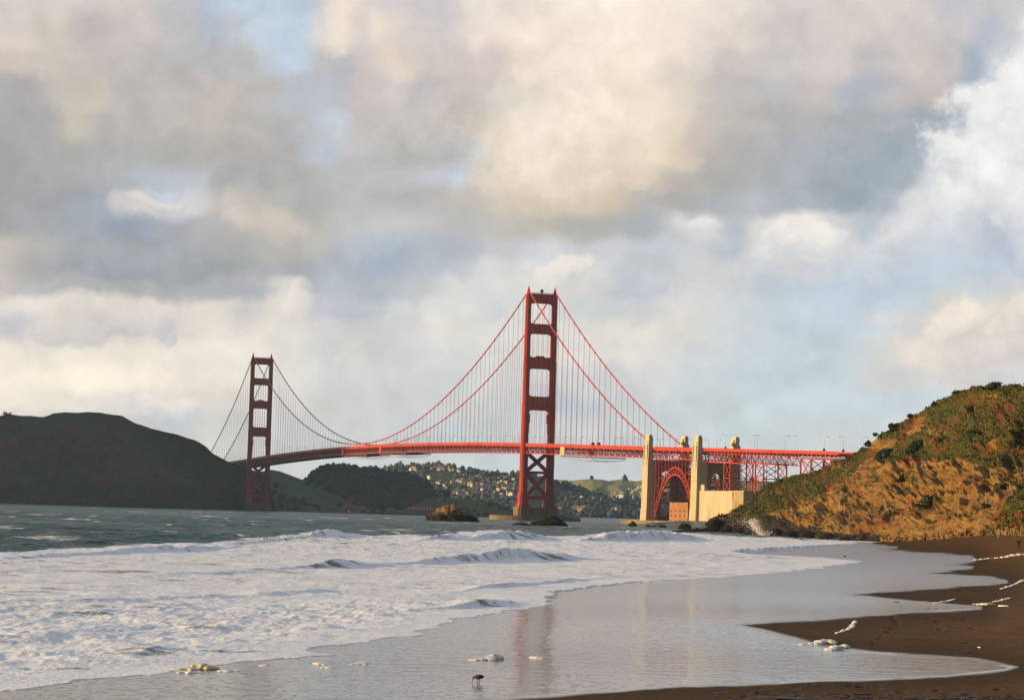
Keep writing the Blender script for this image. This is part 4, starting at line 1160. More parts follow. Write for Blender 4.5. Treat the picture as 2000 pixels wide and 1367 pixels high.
# ---- concrete fender of the near pier
fd = bempty('pier_fender', 0, 0, 0)
tag(fd, 'low oval concrete wall ringing the base of the nearer orange tower', 'fender')
mb = MB()
n = 48
outer = [(46 * math.copysign(abs(math.cos(a)) ** 0.8, math.cos(a)), 24 * math.copysign(abs(math.sin(a)) ** 0.8, math.sin(a))) for a in [2 * math.pi * k / n for k in range(n)]]
inner = [(x * 0.92, y * 0.88) for x, y in outer]
vs = [(x, y, -2) for x, y in outer] + [(x, y, 4.6) for x, y in outer] + [(x, y, 4.6) for x, y in inner] + [(x, y, -2) for x, y in inner]
fs = []
for k in range(n):
    j = (k + 1) % n
    fs += [(k, j, n + j, n + k), (n + k, n + j, 2 * n + j, 2 * n + k), (2 * n + k, 2 * n + j, 3 * n + j, 3 * n + k)]
mb.add(vs, fs)
mb.build('fender_wall', M['concrete_old'], fd)
mb = MB()
for k in range(0, n):
    x, y = outer[k]
    mb.box(x * 0.96 - 0.12, x * 0.96 + 0.12, y * 0.96 - 0.12, y * 0.96 + 0.12, 4.6, 5.9)
for k in range(n):
    a_, b_ = outer[k], outer[(k + 1) % n]
    mb.beam((a_[0] * 0.96, a_[1] * 0.96, 5.75), (b_[0] * 0.96, b_[1] * 0.96, 5.75), 0.14)
mb.build('fender_rail', M['dark_metal'], fd)

# ---- concrete pylons either side of the arch
def pylon(s, label, wall):
    r = bempty('concrete_pylon', s, 0, 0)
    tag(r, label, 'pylon', 'concrete pylons of the bridge')
    T0 = zt(s)
    for sx in (-1, 1):
        mb = MB()
        def bx(x0, x1, y0, y1, z0, z1):
            a, b = sorted((sx * x0, sx * x1)); mb.box(a, b, y0, y1, z0, z1)
        def taper(x0, x1, y0, y1, z0, z1, d):
            a, b = sorted((sx * x0, sx * x1))
            mb.prism([(a, y0), (b, y0), (b, y1), (a, y1)], z0, z1, [(a + d, y0 + d), (b - d, y0 + d), (b - d, y1 - d), (a + d, y1 - d)])
        taper(9.6, 20.2, -7.2, 7.2, -2, 14.0, 0.5)
        taper(10.2, 19.5, -6.6, 6.6, 14.0, T0 - TD - 1.0, 0.35)
        taper(14.65, 18.9, -6.0, 6.0, T0 - TD - 1.02, T0 + 2.6, 0.25)
        bx(14.9, 18.1, -4.9, 4.9, T0 + 2.6, T0 + 9.0)
        bx(13.6, 14.9, -2.6, 2.6, T0 + 2.6, T0 + 7.4); bx(18.1, 18.75, -3.0, 3.0, T0 + 2.6, T0 + 5.0)
        bx(14.8, 18.3, -5.1, 5.1, T0 + 7.4, T0 + 7.9)
        bx(15.3, 17.7, -4.2, 4.2, T0 + 9.0, T0 + 9.9)
        # vertical ribs on the outer faces
        for k in (-1, 1):
            bx(18.6, 19.6, k * 3.6 - 0.5, k * 3.6 + 0.5, T0 - TD - 6.0, T0 + 1.6)
        for zj in np.arange(6.0, T0 - TD - 3.0, 8.0):          # pour joints
            bx(10.0, 19.62 + (0.5 if zj < 14 else 0), -6.7 - (0.5 if zj < 14 else 0), 6.7 + (0.5 if zj < 14 else 0), zj, zj + 0.22)
        sh = mb.build('shaft', M['concrete'], r)
    mb = MB()
    # cross wall joining the shafts: solid foot, arched opening, beam below the deck
    zt_ = T0 - TD - 1.2
    mb.box(-9.7, 9.7, -4.2, 4.2, -2, 9.0)
    mb.build('wall_foot', M['concrete_old'], r); mb = MB()
    q = []
    xi = 5.4; zc = zt_ - 14.0
    pts = [(-10.3, zt_), (-10.3, 8.95), (-xi, 8.95), (-xi, zc)]
    for k in range(1, 9):
        a = math.pi * k / 9
        pts.append((-xi * math.cos(a), zc + 5.4 * math.sin(a)))
    pts += [(xi, zc), (xi, 8.95), (10.3, 8.95), (10.3, zt_)]
    mb.prism_y(pts, -3.9, 3.9)
    mb.build('cross_wall', M['concrete_old'], r)
pylon(-347, 'pale concrete pylon left of the steel arch, where the main cables come down', True)
pylon(-458, 'pale concrete pylon right of the steel arch, beside the cream retaining wall', True)

# ---- steel arch between the pylons
arch = bempty('steel_arch', -402.5, 0, 0)
tag(arch, 'orange lattice steel arch span between the two concrete pylons', 'arch bridge')
A0, A1 = -46.5, 46.5
def arc(u, z0, zc):            # u in -1..1
    return z0 + (zc - z0) * (1 - abs(u) ** 2.15)
NP = 18
for sx in (-1, 1):
    mb = MB()
    us = np.linspace(-1, 1, NP + 1)
    lo = [(sx * HWID, u * 44.2, arc(u, 6.0, 42.6)) for u in us]
    hi = [(sx * HWID, u * 46.2, arc(u, 10.0, 48.6)) for u in us]
    for i in range(NP):
        mb.beam(lo[i], lo[i + 1], 1.1, 0.95); mb.beam(hi[i], hi[i + 1], 1.1, 0.95)
        mb.beam(lo[i], hi[i], 0.45); 
        if i < NP // 2: mb.beam(hi[i], lo[i + 1], 0.5)
        else: mb.beam(lo[i], hi[i + 1], 0.5)
    mb.beam(lo[-1], hi[-1], 0.45)
    mb.build('arch_rib', ORANGE, arch)
    # spandrel columns up to the deck truss
    for i in range(0, 13):
        mb = MB()
        y = -45.5 + i * 91 / 12.0
        u = y / 46.2
        zb = arc(min(1, abs(u)), 10.0, 48.6); ztop = zt(-402.5 + y) - TD
        if ztop - zb > 1.0:
            mb.beam((sx * HWID, y, zb), (sx * HWID, y, ztop), 0.55)
            if ztop - zb > 20:
                mb.beam((sx * HWID, y, (zb + ztop) / 2), (sx * HWID, y + (91 / 12.0 if y < 0 else -91 / 12.0), (zb + ztop) / 2), 0.3)
            mb.build('spandrel_column', ORANGE, arch)
    mb = MB()
    sy = list(np.linspace(-48.6, 48.6, 15))
    truss_side(mb, sy, sx * HWID, lambda q: zt(-402.5 + q) - 3.0, TD - 3.4, 0.8, 0.5, 0.4)
    mb.build('deck_truss', ORANGE, arch)
    mb = MB()
    x = sx * (HWID + 0.75)
    for a, b in zip(sy[:-1], sy[1:]):
        za, zb = zt(-402.5 + a), zt(-402.5 + b)
        mb.beam((x, a, za - 1.85), (x, b, zb - 1.85), 0.3, 1.3); mb.beam((x, a, za - 0.05), (x, b, zb - 0.05), 0.22, 0.22); mb.beam((x, a, za - 0.65), (x, b, zb - 0.65), 0.1, 0.9)
        mb.beam((x, a, za - 1.4), (x, a, za), 0.25)
    mb.build('railing', ORANGE, arch)
mb = MB()
us = np.linspace(-1, 1, NP + 1)
for i in range(NP + 1):
    for (r_, z0, zc) in ((44.2, 6.0, 42.6), (46.2, 10.0, 48.6)):
        mb.beam((-HWID, us[i] * r_, arc(us[i], z0, zc)), (HWID, us[i] * r_, arc(us[i], z0, zc)), 0.75)
    if i < NP:
        p = [(sx * HWID, us[k] * 44.2, arc(us[k], 6.0, 42.6)) for k in (i, i + 1) for sx in (-1, 1)]
        mb.beam(p[0], p[3], 0.55); mb.beam(p[1], p[2], 0.55)
    if i % 2 == 0:
        a_ = us[i]
        mb.beam((-HWID, a_ * 44.2, arc(a_, 6.0, 42.6)), (HWID, a_ * 46.2, arc(a_, 10.0, 48.6)), 0.35); mb.beam((HWID, a_ * 44.2, arc(a_, 6.0, 42.6)), (-HWID, a_ * 46.2, arc(a_, 10.0, 48.6)), 0.35)
for i in range(0, 13):
    y = -45.5 + i * 91 / 12.0
    zb = arc(min(1, abs(y / 46.2)), 10.0, 48.6); ztop = zt(-402.5 + y) - TD
    nl = max(1, int((ztop - zb) / 13))
    for q in range(nl):
        za_, zb_ = zb + (ztop - zb) * q / nl, zb + (ztop - zb) * (q + 1) / nl
        mb.beam((-HWID, y, za_), (HWID, y, zb_), 0.5); mb.beam((HWID, y, za_), (-HWID, y, zb_), 0.5); mb.beam((-HWID, y, za_), (HWID, y, za_), 0.55)
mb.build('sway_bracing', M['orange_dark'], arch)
mb = MB(); road = MB(); fb = MB()
for a, b in zip(sy[:-1], sy[1:]):
    za, zb = zt(-402.5 + a), zt(-402.5 + b)
    mb.beam((0, a, za - 1.95), (0, b, zb - 1.95), 27.6, 0.7); road.beam((0, a, za - 1.55), (0, b, zb - 1.55), 18.6, 0.09)
    fb.beam((-HWID, a, za - 4.1), (HWID, a, za - 4.1), 0.6, 2.4); fb.beam((-HWID, a, za - TD + 0.3), (HWID, a, za - TD + 0.3), 0.5, 0.8)
    fb.beam((-HWID, a, za - TD + 0.3), (HWID, b, zb - TD + 0.3), 0.4); fb.beam((HWID, a, za - TD + 0.3), (-HWID, b, zb - TD + 0.3), 0.4)
mb.build('deck', ORANGE, arch); road.build('roadway', M['asphalt'], arch); fb.build('floor_bracing', M['orange_dark'], arch)

# ---- approach viaduct on trestles
via = bempty('approach_viaduct', -457.0, 0, 0)
tag(via, 'orange steel truss viaduct on trestle towers running from the pylons into the hill', 'viaduct')
def vz(y): return zt(-457.0 + y)
vy = list(np.linspace(0, -145, 21)); vy2 = list(np.linspace(-145, -262, 16))
TW = 9.6
mb = MB(); road = MB(); fb = MB()
for a, b in zip((vy + vy2[1:])[:-1], (vy + vy2[1:])[1:]):
    mb.beam((0, a, vz(a) - 1.95), (0, b, vz(b) - 1.95), 27.6, 0.7); road.beam((0, a, vz(a) - 1.55), (0, b, vz(b) - 1.55), 18.6, 0.09)
    fb.beam((-13.6, a, vz(a) - 3.0), (13.6, a, vz(a) - 3.0), 0.5, 1.4)
    fb.beam((-TW, a, vz(a) - 3.7), (-13.4, a, vz(a) - 2.6), 0.4); fb.beam((TW, a, vz(a) - 3.7), (13.4, a, vz(a) - 2.6), 0.4)
for a, b in zip(vy[:-1], vy[1:]):
    fb.beam((-TW, a, vz(a) - 11.3), (TW, a, vz(a) - 11.3), 0.4)
    fb.beam((-TW, a, vz(a) - 11.3), (TW, b, vz(b) - 11.3), 0.35); fb.beam((-TW, a, vz(a) - 4.4), (TW, a, vz(a) - 11.0), 0.35)
mb.build('deck', ORANGE, via); road.build('roadway', M['asphalt'], via); fb.build('floor_bracing', M['orange_dark'], via)
for sx in (-1, 1):
    mb = MB()
    x = sx * 14.2
    for a, b in zip((vy + vy2[1:])[:-1], (vy + vy2[1:])[1:]):
        mb.beam((x, a, vz(a) - 1.75), (x, b, vz(b) - 1.75), 0.3, 1.5); mb.beam((x, a, vz(a) - 0.05), (x, b, vz(b) - 0.05), 0.2, 0.22); mb.beam((x, a, vz(a) - 0.65), (x, b, vz(b) - 0.65), 0.1, 0.9)
        mb.beam((x, a, vz(a) - 1.4), (x, a, vz(a)), 0.25)
        mb.beam((sx * 13.9, a, vz(a) - 3.1), (sx * 13.9, a + 1.6 * (-1), vz(a) - 3.1), 0.4, 0.9)
    mb.build('railing', ORANGE, via)
    mb = MB()
    truss_side(mb, vy, sx * TW, lambda q: vz(q) - 4.2, 7.2, 0.75, 0.5, 0.35)
    for a in vy[1::2]:
        mb.beam((sx * TW, a, vz(a) - 4.2), (sx * TW, a, vz(a) - 11.4), 0.3)
    mb.build('truss_span', ORANGE, via)
    mb = MB()
    truss_side(mb, vy2, sx * TW, lambda q: vz(q) - 3.4, 2.8, 0.6, 0.35, 0.3)
    mb.build('plate_span', ORANGE, via)
def trestle(y0, y1, zb, ztop):
    t = empty('trestle', (0, (y0 + y1) / 2, 0)); t.parent = via
    hy = abs(y1 - y0) / 2
    for sx in (-1, 1):
        for sy_ in (-1, 1):
            mb = MB(); mb.beam((sx * TW, sy_ * hy, zb), (sx * TW, sy_ * hy, ztop), 0.95); mb.build('leg', ORANGE, t)
        mb = MB()
        nlev = max(1, int(round((ztop - zb) / (2 * hy * 0.95))))
        zz = np.linspace(zb, ztop, nlev + 1)
        for a, b in zip(zz[:-1], zz[1:]):
            mb.beam((sx * TW, -hy, a), (sx * TW, hy, b), 0.5); mb.beam((sx * TW, -hy, b), (sx * TW, hy, a), 0.5); mb.beam((sx * TW, -hy, b), (sx * TW, hy, b), 0.5)
        mb.build('lattice', ORANGE, t)
    mb = MB()
    for sy_ in (-1, 1):
        zz = np.linspace(zb, ztop, 3)
        for a, b in zip(zz[:-1], zz[1:]):
            mb.beam((-TW, sy_ * hy, a), (TW, sy_ * hy, b), 0.5); mb.beam((-TW, sy_ * hy, b), (TW, sy_ * hy, a), 0.5); mb.beam((-TW, sy_ * hy, b), (TW, sy_ * hy, b), 0.5)
            mb.beam((0, sy_ * hy, a), (0, sy_ * hy, b), 0.35)
    mb.build('cross_bracing', M['orange_dark'], t)
for (y0, y1) in ((-41, -54), (-103, -119)):
    trestle(y0, y1, 27.0, vz(y0) - 11.2)
trestle(-187, -205, 24.0, vz(-195) - 6.0)
trestle(-226, -240, 24.0, vz(-233) - 6.0)

# ---- retaining wall / anchorage housing
aw = bempty('retaining_wall', -500, 0, 0)
tag(aw, 'long cream concrete retaining wall below the orange trestles', 'wall')
mb = MB()
mb.box(-17.5, 21, -57, 34.0, -2, 28.4)
mb.build('wall_body', M['concrete'], aw)
mb = MB(); mb.box(-17.9, 21.4, -57.4, 33.95, 28.4, 29.1); mb.build('coping', M['concrete'], aw)
mb = MB(); mb.prism_y([(-16.5, 29.1), (-12.4, 29.1), (-13.4, 31.2), (-16.5, 34.0)], 26.0, 33.8); mb.build('buttress', M['concrete'], aw)
stain = simple_mat('stained_concrete', (0.36, 0.24, 0.085), (0.46, 0.38, 0.22), 0.25, 0.9, 0.1, c3=(0.26, 0.16, 0.06), scale3=0.2, stretch=(1, 1, 0.25))
mb = MB(); mb.box(-17.85, -17.49, -56.8, -34, 4, 28.38); mb.build('stained_panel', stain, aw)

# ---- brick fort under the arch
ft = bempty('brick_fort', -420, 0, 0)
tag(ft, 'tan brick fort with small dark gun windows under the steel arch', 'fort')
poly = [(-12.5, 21.0), (-18.5, 16.0), (-19.6, 12.5), (-20.2, -8.0), (-17.6, -22.5), (6, -22.5), (6, 21.0)]
mb = MB(); mb.prism(poly, -1, 18.6); mb.prism([(x * 1.012, y * 1.012) for x, y in poly], 18.6, 19.4)
mb.prism([(x * 1.006, y * 1.006) for x, y in poly], 14.4, 15.0)
mb.build('wall', M['brick'], ft)
def win_on(p, q, t, z, w=1.2, h=1.4):
    p = Vector((*p, 0)); q = Vector((*q, 0)); c = p.lerp(q, t); d = (q - p).normalized(); nrm = Vector((-abs(d.y), 0, 0)); 
    nrm = Vector((d.y, -d.x, 0)); 
    if nrm.x > 0: nrm = -nrm
    mb = MB(); c = c + Vector((0, 0, z))
    mb.beam(c - d * (w / 2), c + d * (w / 2), 0.5, h)
    mb.build('window', M['dark_opening'], ft)
for z in (4.2, 8.6, 12.4):
    for t in (0.22, 0.72): win_on(poly[2], poly[3], t, z, 2.4)
    for t in (0.2, 0.62): win_on(poly[3], poly[4], t, z, 1.6, 1.1)

# ---- sea wall at the foot of the pylons
sw = bempty('sea_wall', -400, -20, 0)
tag(sw, 'low stone sea wall along the waterline below the arch', 'sea wall')
mb = MB(); mb.box(-9.0, 42, -64, 82, -2, 3.0); mb.build('wall_body', M['concrete_old'], sw)
mb = MB(); mb.box(-9.4, -8.2, -64, 82, 3.0, 4.0); mb.build('parapet', M['concrete_old'], sw)

# ---- street lamps on the deck
M['lamp_grey'] = simple_mat('lamp_grey', (0.34, 0.32, 0.29), rough=0.5, spec=0.4)
def make_lamp(h, arm, sign):
    r = empty('street_lamp'); LM = M['lamp_metal'] if h < 9 else M['lamp_grey']
    mb = MB()
    rp = 1.0 if h < 9 else 0.72
    mb.tube([(0, 0, 0), (0, 0, h * 0.75), (0, 0, h)], [0.15 * rp, 0.10 * rp, 0.08 * rp], 6)
    mb.tube([(0, 0, h), (arm * 0.25, 0, h + 0.35), (arm * 0.7, 0, h + 0.4), (arm, 0, h + 0.3)], 0.09, 5)
    mb.build('pole', LM, r)
    mb = MB(); mb.box(arm - 0.2, arm + 1.0, -0.25, 0.25, h + 0.15, h + 0.5); mb.build('lamp_head', LM, r)
    if sign:
        mb = MB(); mb.box(-0.9, 0.9, -0.2, 0.2, 1.6, 3.4); mb.build('sign_box', M['dark_metal'], r)
    return r
ORD = ['first', 'second', 'third', 'fourth', 'fifth', 'sixth', 'seventh', 'eighth', 'ninth', 'tenth', 'eleventh', 'twelfth', 'thirteenth', 'fourteenth', 'fifteenth',
       'sixteenth', 'seventeenth', 'eighteenth', 'nineteenth', 'twentieth', 'twenty-first', 'twenty-second', 'twenty-third', 'twenty-fourth', 'twenty-fifth', 'twenty-sixth', 'twenty-seventh', 'twenty-eighth']
protoL = {}
def place_lamp(s, sx, h, arm, sign, label, group):
    key = (h, arm, sign)
    if key not in protoL:
        o = protoL[key] = make_lamp(h, arm, sign)
    else:
        o = copy_tree(protoL[key])
    o.location = BW(s, sx * 12.9, zt(s) - 1.6)
    o.rotation_euler = (0, 0, BYAW + (0 if sx < 0 else math.pi))
    tag(o, label, 'street lamp', group)
near = {-1: 'near', 1: 'far'}
for sx in (-1, 1):
    a = [s for s in np.arange(22.0, 1270, 45.72)]
    for k, s in enumerate(a):
        place_lamp(s, sx, 8.2, 2.4, False, '%s lamp post from the right tower on the main span, %s railing' % (ORD[k], near[sx]), 'street lamps on the bridge deck')
    for k, s in enumerate(np.arange(-24.0, -335, -45.72)):
        place_lamp(s, sx, 8.2, 2.4, False, '%s lamp post right of the right tower, along the %s railing' % (ORD[k], near[sx]), 'street lamps on the bridge deck')
    for k, s in enumerate(np.arange(1302.0, 1480, 45.72)):
        place_lamp(s, sx, 8.2, 2.4, False, '%s lamp post left of the left tower, along the %s railing' % (ORD[k], near[sx]), 'street lamps on the bridge deck')
for k, s in enumerate((-365, -398)):
    for sx in (-1, 1):
        place_lamp(s - (12 if sx > 0 else 0), sx, 8.2, 2.4, False, '%s lamp post above the steel arch, along the %s railing' % (ORD[k], near[sx]), 'street lamps on the bridge deck')
def s_at(px, sx):
    lo, hi = -760.0, -440.0
    for _ in range(40):
        m_ = (lo + hi) / 2
        w = BW(m_, sx * 12.9, zt(m_))
        x_, _, _ = proj(np.array([w[:]]))
        if x_[0] > px: lo = m_
        else: hi = m_
    return lo
for k, (px, sx, h, sign) in enumerate(((1400, -1, 8.2, False), (1417, 1, 12.6, True), (1474, -1, 12.0, False), (1479.5, 1, 12.6, False), (1533, -1, 12.0, False), (1558, 1, 12.6, False), (1609.5, -1, 12.0, True), (1647, 1, 12.6, True), (1686, -1, 12.0, False))):
    place_lamp(s_at(px, sx), sx, h, 3.0, sign, '%s tall lamp post along the viaduct%s' % (ORD[k], ', with a dark sign box' if sign else ''), 'tall lamps on the viaduct')

# ---- maintenance platforms slung under the deck
def s_px(px, e=-13.4, lo=-340.0, hi=1280.0):
    for _ in range(50):
        m_ = (lo + hi) / 2
        w = BW(m_, e, zt(m_) - 6)
        x_, _, _ = proj(np.array([w[:]]))
        if x_[0] > px: lo = m_
        else: hi = m_
    return lo
def platform(p0, p1, cover, cmat, label):
    s0, s1 = s_px(p1), s_px(p0)
    r = bempty('work_platform', s0, 0, 0)
    tag(r, label, 'work platform', 'work platforms slung under the deck')
    L = s1 - s0
    zb = [zt(s0 + t * L) - TD - 0.6 for t in np.linspace(0, 1, 9)]
    mb = MB()
    for k in range(8):
        mb.beam((0, L * k / 8, zb[k] - 0.5), (0, L * (k + 1) / 8, zb[k + 1] - 0.5), 29.5, 0.9)
    for k in range(0, 9, 2):
        mb.beam((-14.6, L * k / 8, zb[k]), (-14.6, L * k / 8, zb[k] + 1.4), 0.3)
    mb.build('platform_deck', M['dark_metal'], r)
    mb = MB()
    N = 14
    def sag(u): return 3.4 * (1 - abs(2 * u - 1) ** 3.0) * (1 + 0.12 * math.sin(u * 17))
    def zn(u): return zt(s0 + u * L) - TD - 1.5
    for x in (-14.9, -7.5, 0, 7.5, 14.9):
        for k in range(N):
            a, b = k / N, (k + 1) / N
            mb.beam((x, a * L, zn(a) - sag(a)), (x, b * L, zn(b) - sag(b)), 0.22 if abs(x) > 10 else 0.1)
            if abs(x) > 10:
                for q in (0.33, 0.66):
                    mb.beam((x, a * L, zn(a) - sag(a) * q), (x, b * L, zn(b) - sag(b) * q), 0.06)
                mb.beam((x, a * L, zn(a)), (x, a * L, zn(a) - sag(a)), 0.06)
    for k in range(1, N):
        a = k / N
        mb.beam((-14.9, a * L, zn(a) - sag(a)), (14.9, a * L, zn(a) - sag(a)), 0.07)
    mb.build('debris_net', M['net'], r)
    if cover:
        sc0, sc1 = s_px(cover[1]), s_px(cover[0])
        mb = MB()
        for sx in (-1, 1):
            a = [(sx * 14.1, sc0 - s0), (sx * 14.6, sc0 - s0), (sx * 14.6, sc1 - s0), (sx * 14.1, sc1 - s0)]
            mb.prism(a if sx > 0 else a[::-1], zt((sc0 + sc1) / 2) - TD - 0.3, zt((sc0 + sc1) / 2) - 1.4 - cover[2])
        mb.build('side_cover', cmat, r)
platform(1099, 1166, (1096.5, 1104.5, 1.0), M['tarp'], 'work platform with pale net and cream cover right of the near tower')
platform(745, 796, (742, 746.5, 0.0), ORANGE, 'work platform with drooping net, right one of the pair under mid-span')
platform(674, 719, (668, 673, 0.0), ORANGE, 'work platform with drooping net, left one of the pair under mid-span')
# dark rounded housings on the railing
for k, px in enumerate((1158, 1169.5)):
    s = s_px(px)
    mb = MB(); mb.tube([(0, 0, 0), (0, 0, 0.4), (0, 0, 1.6), (0, 0, 2.4), (0, 0, 2.7)], [0.9, 1.6, 1.75, 1.3, 0.4], 10)
    o = mb.build('equipment_housing', simple_mat('maroon_housing', (0.09, 0.02, 0.015), rough=0.6) if k == 0 else bpy.data.materials['maroon_housing'], None, True)
    o.location = BW(s, -13.6, zt(s) - 0.3)
    tag(o, 'dark round-topped housing on the railing, %s of the two' % ('left' if k == 0 else 'right'), 'housing', 'housings on the railing')

# ------------------------------------------------------------------ vegetation helpers
def ico_template(sub=1):
    bm = bmesh.new(); bmesh.ops.create_icosphere(bm, subdivisions=sub, radius=1.0)
    v = np.array([p.co[:] for p in bm.verts]); f = np.array([[q.index for q in fc.verts] for fc in bm.faces]); bm.free()
    return v, f
ICO1 = ico_template(1); ICO2 = ico_template(2)
def blobs(name, C, S, m, tmpl=ICO1, jit=0.35, seed=0, smooth=False):
    """many crown-like lumps in one mesh. C (n,3) centres, S (n,3) radii"""
    r = np.random.default_rng(seed)
    tv, tf = tmpl
    n = len(C)
    v = tv[None] * (1 + jit * r.uniform(-1, 1, (n, len(tv), 1)))
    a = r.uniform(0, 6.28, n); ca, sa = np.cos(a)[:, None], np.sin(a)[:, None]
    vx = v[..., 0] * ca - v[..., 1] * sa; vy = v[..., 0] * sa + v[..., 1] * ca
    v = np.stack([vx, vy, v[..., 2]], -1) * S[:, None, :] + C[:, None, :]
    f = tf[None] + (np.arange(n) * len(tv))[:, None, None]
    return raw_mesh(name, v.reshape(-1, 3), f.reshape(-1, 3), 3, smooth)
def leaves(name, C, N, size, seed=0, droop=0.4):
    """leaf-sized quads, C (n,3) positions, N (n,3) outward direction"""
    r = np.random.default_rng(seed)
    n = len(C)
    nrm = N + r.normal(0, 0.55, (n, 3)); nrm /= np.linalg.norm(nrm, axis=1)[:, None] + 1e-9
    t = np.cross(nrm, r.normal(0, 1, (n, 3))); t /= np.linalg.norm(t, axis=1)[:, None] + 1e-9
    bt = np.cross(nrm, t)
    s = (np.asarray(size) * r.uniform(0.6, 1.35, n))[:, None]
    q = np.stack([C - t * s - bt * s * 0.6, C + t * s - bt * s * 0.6, C + t * s * 0.7 + bt * s * 0.7 + nrm * s * 0.25, C - t * s * 0.7 + bt * s * 0.7 + nrm * s * 0.25], 1)
    return raw_mesh(name, q.reshape(-1, 3), np.arange(n * 4).reshape(n, 4), 4)
def leaf_mat(name, c1, c2, c3, s=0.4):
    m, T, b = new_mat(name)
    g = T.node('ShaderNodeNewGeometry').outputs['Position']
    isl = T.node('ShaderNodeNewGeometry').outputs['Random Per Island']
    col = T.mix(T.step(T.noise(g, s, 4.0, 0.6), 0.38, 0.62), c1, c2)
    col = T.mix(T.step(isl, 0.55, 1.0, 0.0, 0.8), col, c3)
    T.l.new(col, b.inputs['Base Color'])
    b.inputs['Roughness'].default_value = 0.8; b.inputs['Specular IOR Level'].default_value = 0.12
    return m
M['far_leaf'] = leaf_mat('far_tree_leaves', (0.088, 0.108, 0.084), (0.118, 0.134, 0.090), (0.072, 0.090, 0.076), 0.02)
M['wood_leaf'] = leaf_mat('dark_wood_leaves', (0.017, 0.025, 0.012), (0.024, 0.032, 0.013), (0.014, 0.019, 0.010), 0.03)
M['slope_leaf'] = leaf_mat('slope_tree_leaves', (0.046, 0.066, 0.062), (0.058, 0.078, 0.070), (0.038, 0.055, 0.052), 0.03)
M['shrub'] = leaf_mat('shrub_leaves', (0.055, 0.070, 0.018), (0.085, 0.082, 0.020), (0.035, 0.045, 0.014), 0.25)
M['shrub_dark'] = leaf_mat('dark_shrub_leaves', (0.026, 0.042, 0.014), (0.036, 0.052, 0.018), (0.018, 0.026, 0.010), 0.4)
M['cover'] = leaf_mat('cliff_plants', (0.120, 0.126, 0.024), (0.070, 0.084, 0.020), (0.18, 0.13, 0.038), 0.12)
M['bark'] = simple_mat('bark', (0.06, 0.045, 0.03), (0.04, 0.03, 0.02), 2.0, 0.9, 0.1)

HOUSES = [  # photo x, y, kind, scale: far hill
 (809, 918, 1, 1.3), (803, 919, 0, .9), (862, 916, 1, 1.3), (868, 915, 4, 1.2), (857, 918, 2, 1.1), (874, 916, 1, 1.0), (848, 915, 5, .9), (843, 916, 5, .8), (839, 934, 0, 1.2), (835, 932, 5, .8), (880, 920, 5, .8), (886, 919, 5, .8), (895, 921, 2, .8), (901, 922, 0, .7),
 (856, 946, 3, 1.0), (860, 958, 0, 1.2), (863, 963, 2, .9), (850, 955, 5, 1.0), (893, 940, 0, .9), (898, 942, 1, .9), (905, 938, 0, .8), (912, 936, 5, .7), (885, 943, 3, .8), (918, 948, 1, 1.2), (923, 950, 2, 1.0), (930, 948, 4, 1.3), (936, 945, 0, 1.0), (928, 954, 3, 1.1),
 (940, 951, 1, 1.3), (946, 953, 0, 1.1), (951, 950, 3, 1.2), (958, 948, 4, 1.0), (966, 944, 0, .9), (973, 946, 2, .9), (980, 942, 0, .8), (988, 944, 1, .9), (996, 940, 5, .8), (1003, 937, 0, .8), (975, 935, 5, .8), (985, 933, 0, .7), (962, 936, 1, .7), (948, 938, 5, .7), (938, 936, 0, .7),
 (926, 963, 3, 1.1), (912, 966, 5, 1.1), (905, 960, 0, 1.0), (892, 961, 5, .9), (897, 967, 3, 1.2), (938, 964, 5, .9), (950, 966, 5, 1.0), (962, 968, 0, .9), (972, 958, 1, .9), (985, 956, 3, 1.0), (992, 966, 2, 1.3), (998, 968, 0, 1.3), (1003, 955, 5, .9), (980, 975, 5, 1.0), (984, 974, 3, .9),
 (920, 930, 5, .7), (930, 931, 0, .7), (909, 929, 4, .7), (941, 942, 2, .8), (955, 943, 1, .8), (969, 951, 3, .8), (978, 950, 0, .8), (991, 951, 5, .8), (1000, 948, 2, .7), (1012, 944, 5, .8), (1020, 950, 0, .8), (915, 955, 5, .8), (943, 958, 0, .8), (956, 959, 5, .9), (966, 962, 2, .8), (880, 950, 5, .8), (872, 953, 0, .8), (866, 950, 2, .7), (978, 967, 0, .8)]
HOUSES2 = [(1196, 966, 0, .9), (1201, 965, 5, .9), (1213, 966, 0, 1.3), (1231, 966, 3, 1.2), (1237, 963, 2, 1.0), (1212, 973, 3, 1.5), (1230, 973, 4, 1.7), (1234, 972, 1, 1.5), (1247, 975, 3, 1.4), (1253, 966, 0, 1.0), (1205, 969, 2, .8), (1176, 971, 1, .9), (1190, 973, 0, .8), (1198, 976, 2, 1.0),
           (1163, 976, 3, .8), (1153, 976, 5, .7), (1176, 977, 5, .8), (1188, 977, 0, .7), (1224, 959, 0, .8), (1241, 958, 0, .8), (1235, 956, 5, .7), (1228, 957, 2, .7), (1246, 954, 0, .8), (1251, 953, 0, .7), (1135, 974, 2, .8), (1105, 977, 5, .9), (1094, 996, 3, .9), (1125, 994, 4, 1.5), (1133, 998, 4, 1.6), (1142, 994, 4, 1.2),
           (1197, 992, 5, 1.4), (1202, 997, 0, 1.0), (1195, 999, 5, 1.1), (1206, 985, 5, 1.0), (1229, 986, 5, .9), (1230, 993, 5, .9), (1250, 999, 3, .9), (1247, 997, 5, .8)]
def clear_of(lst):
    def f(px, py):
        ok = np.ones(px.shape, bool)
        for hx, hy, kd, sc in lst:
            ok &= ~((np.abs(px - hx) < 3.2 + 2.0 * sc) & (py > hy - 2) & (py < hy + 6))
        return ok
    return f
CLEAR1, CLEAR2 = clear_of(HOUSES), clear_of(HOUSES2)

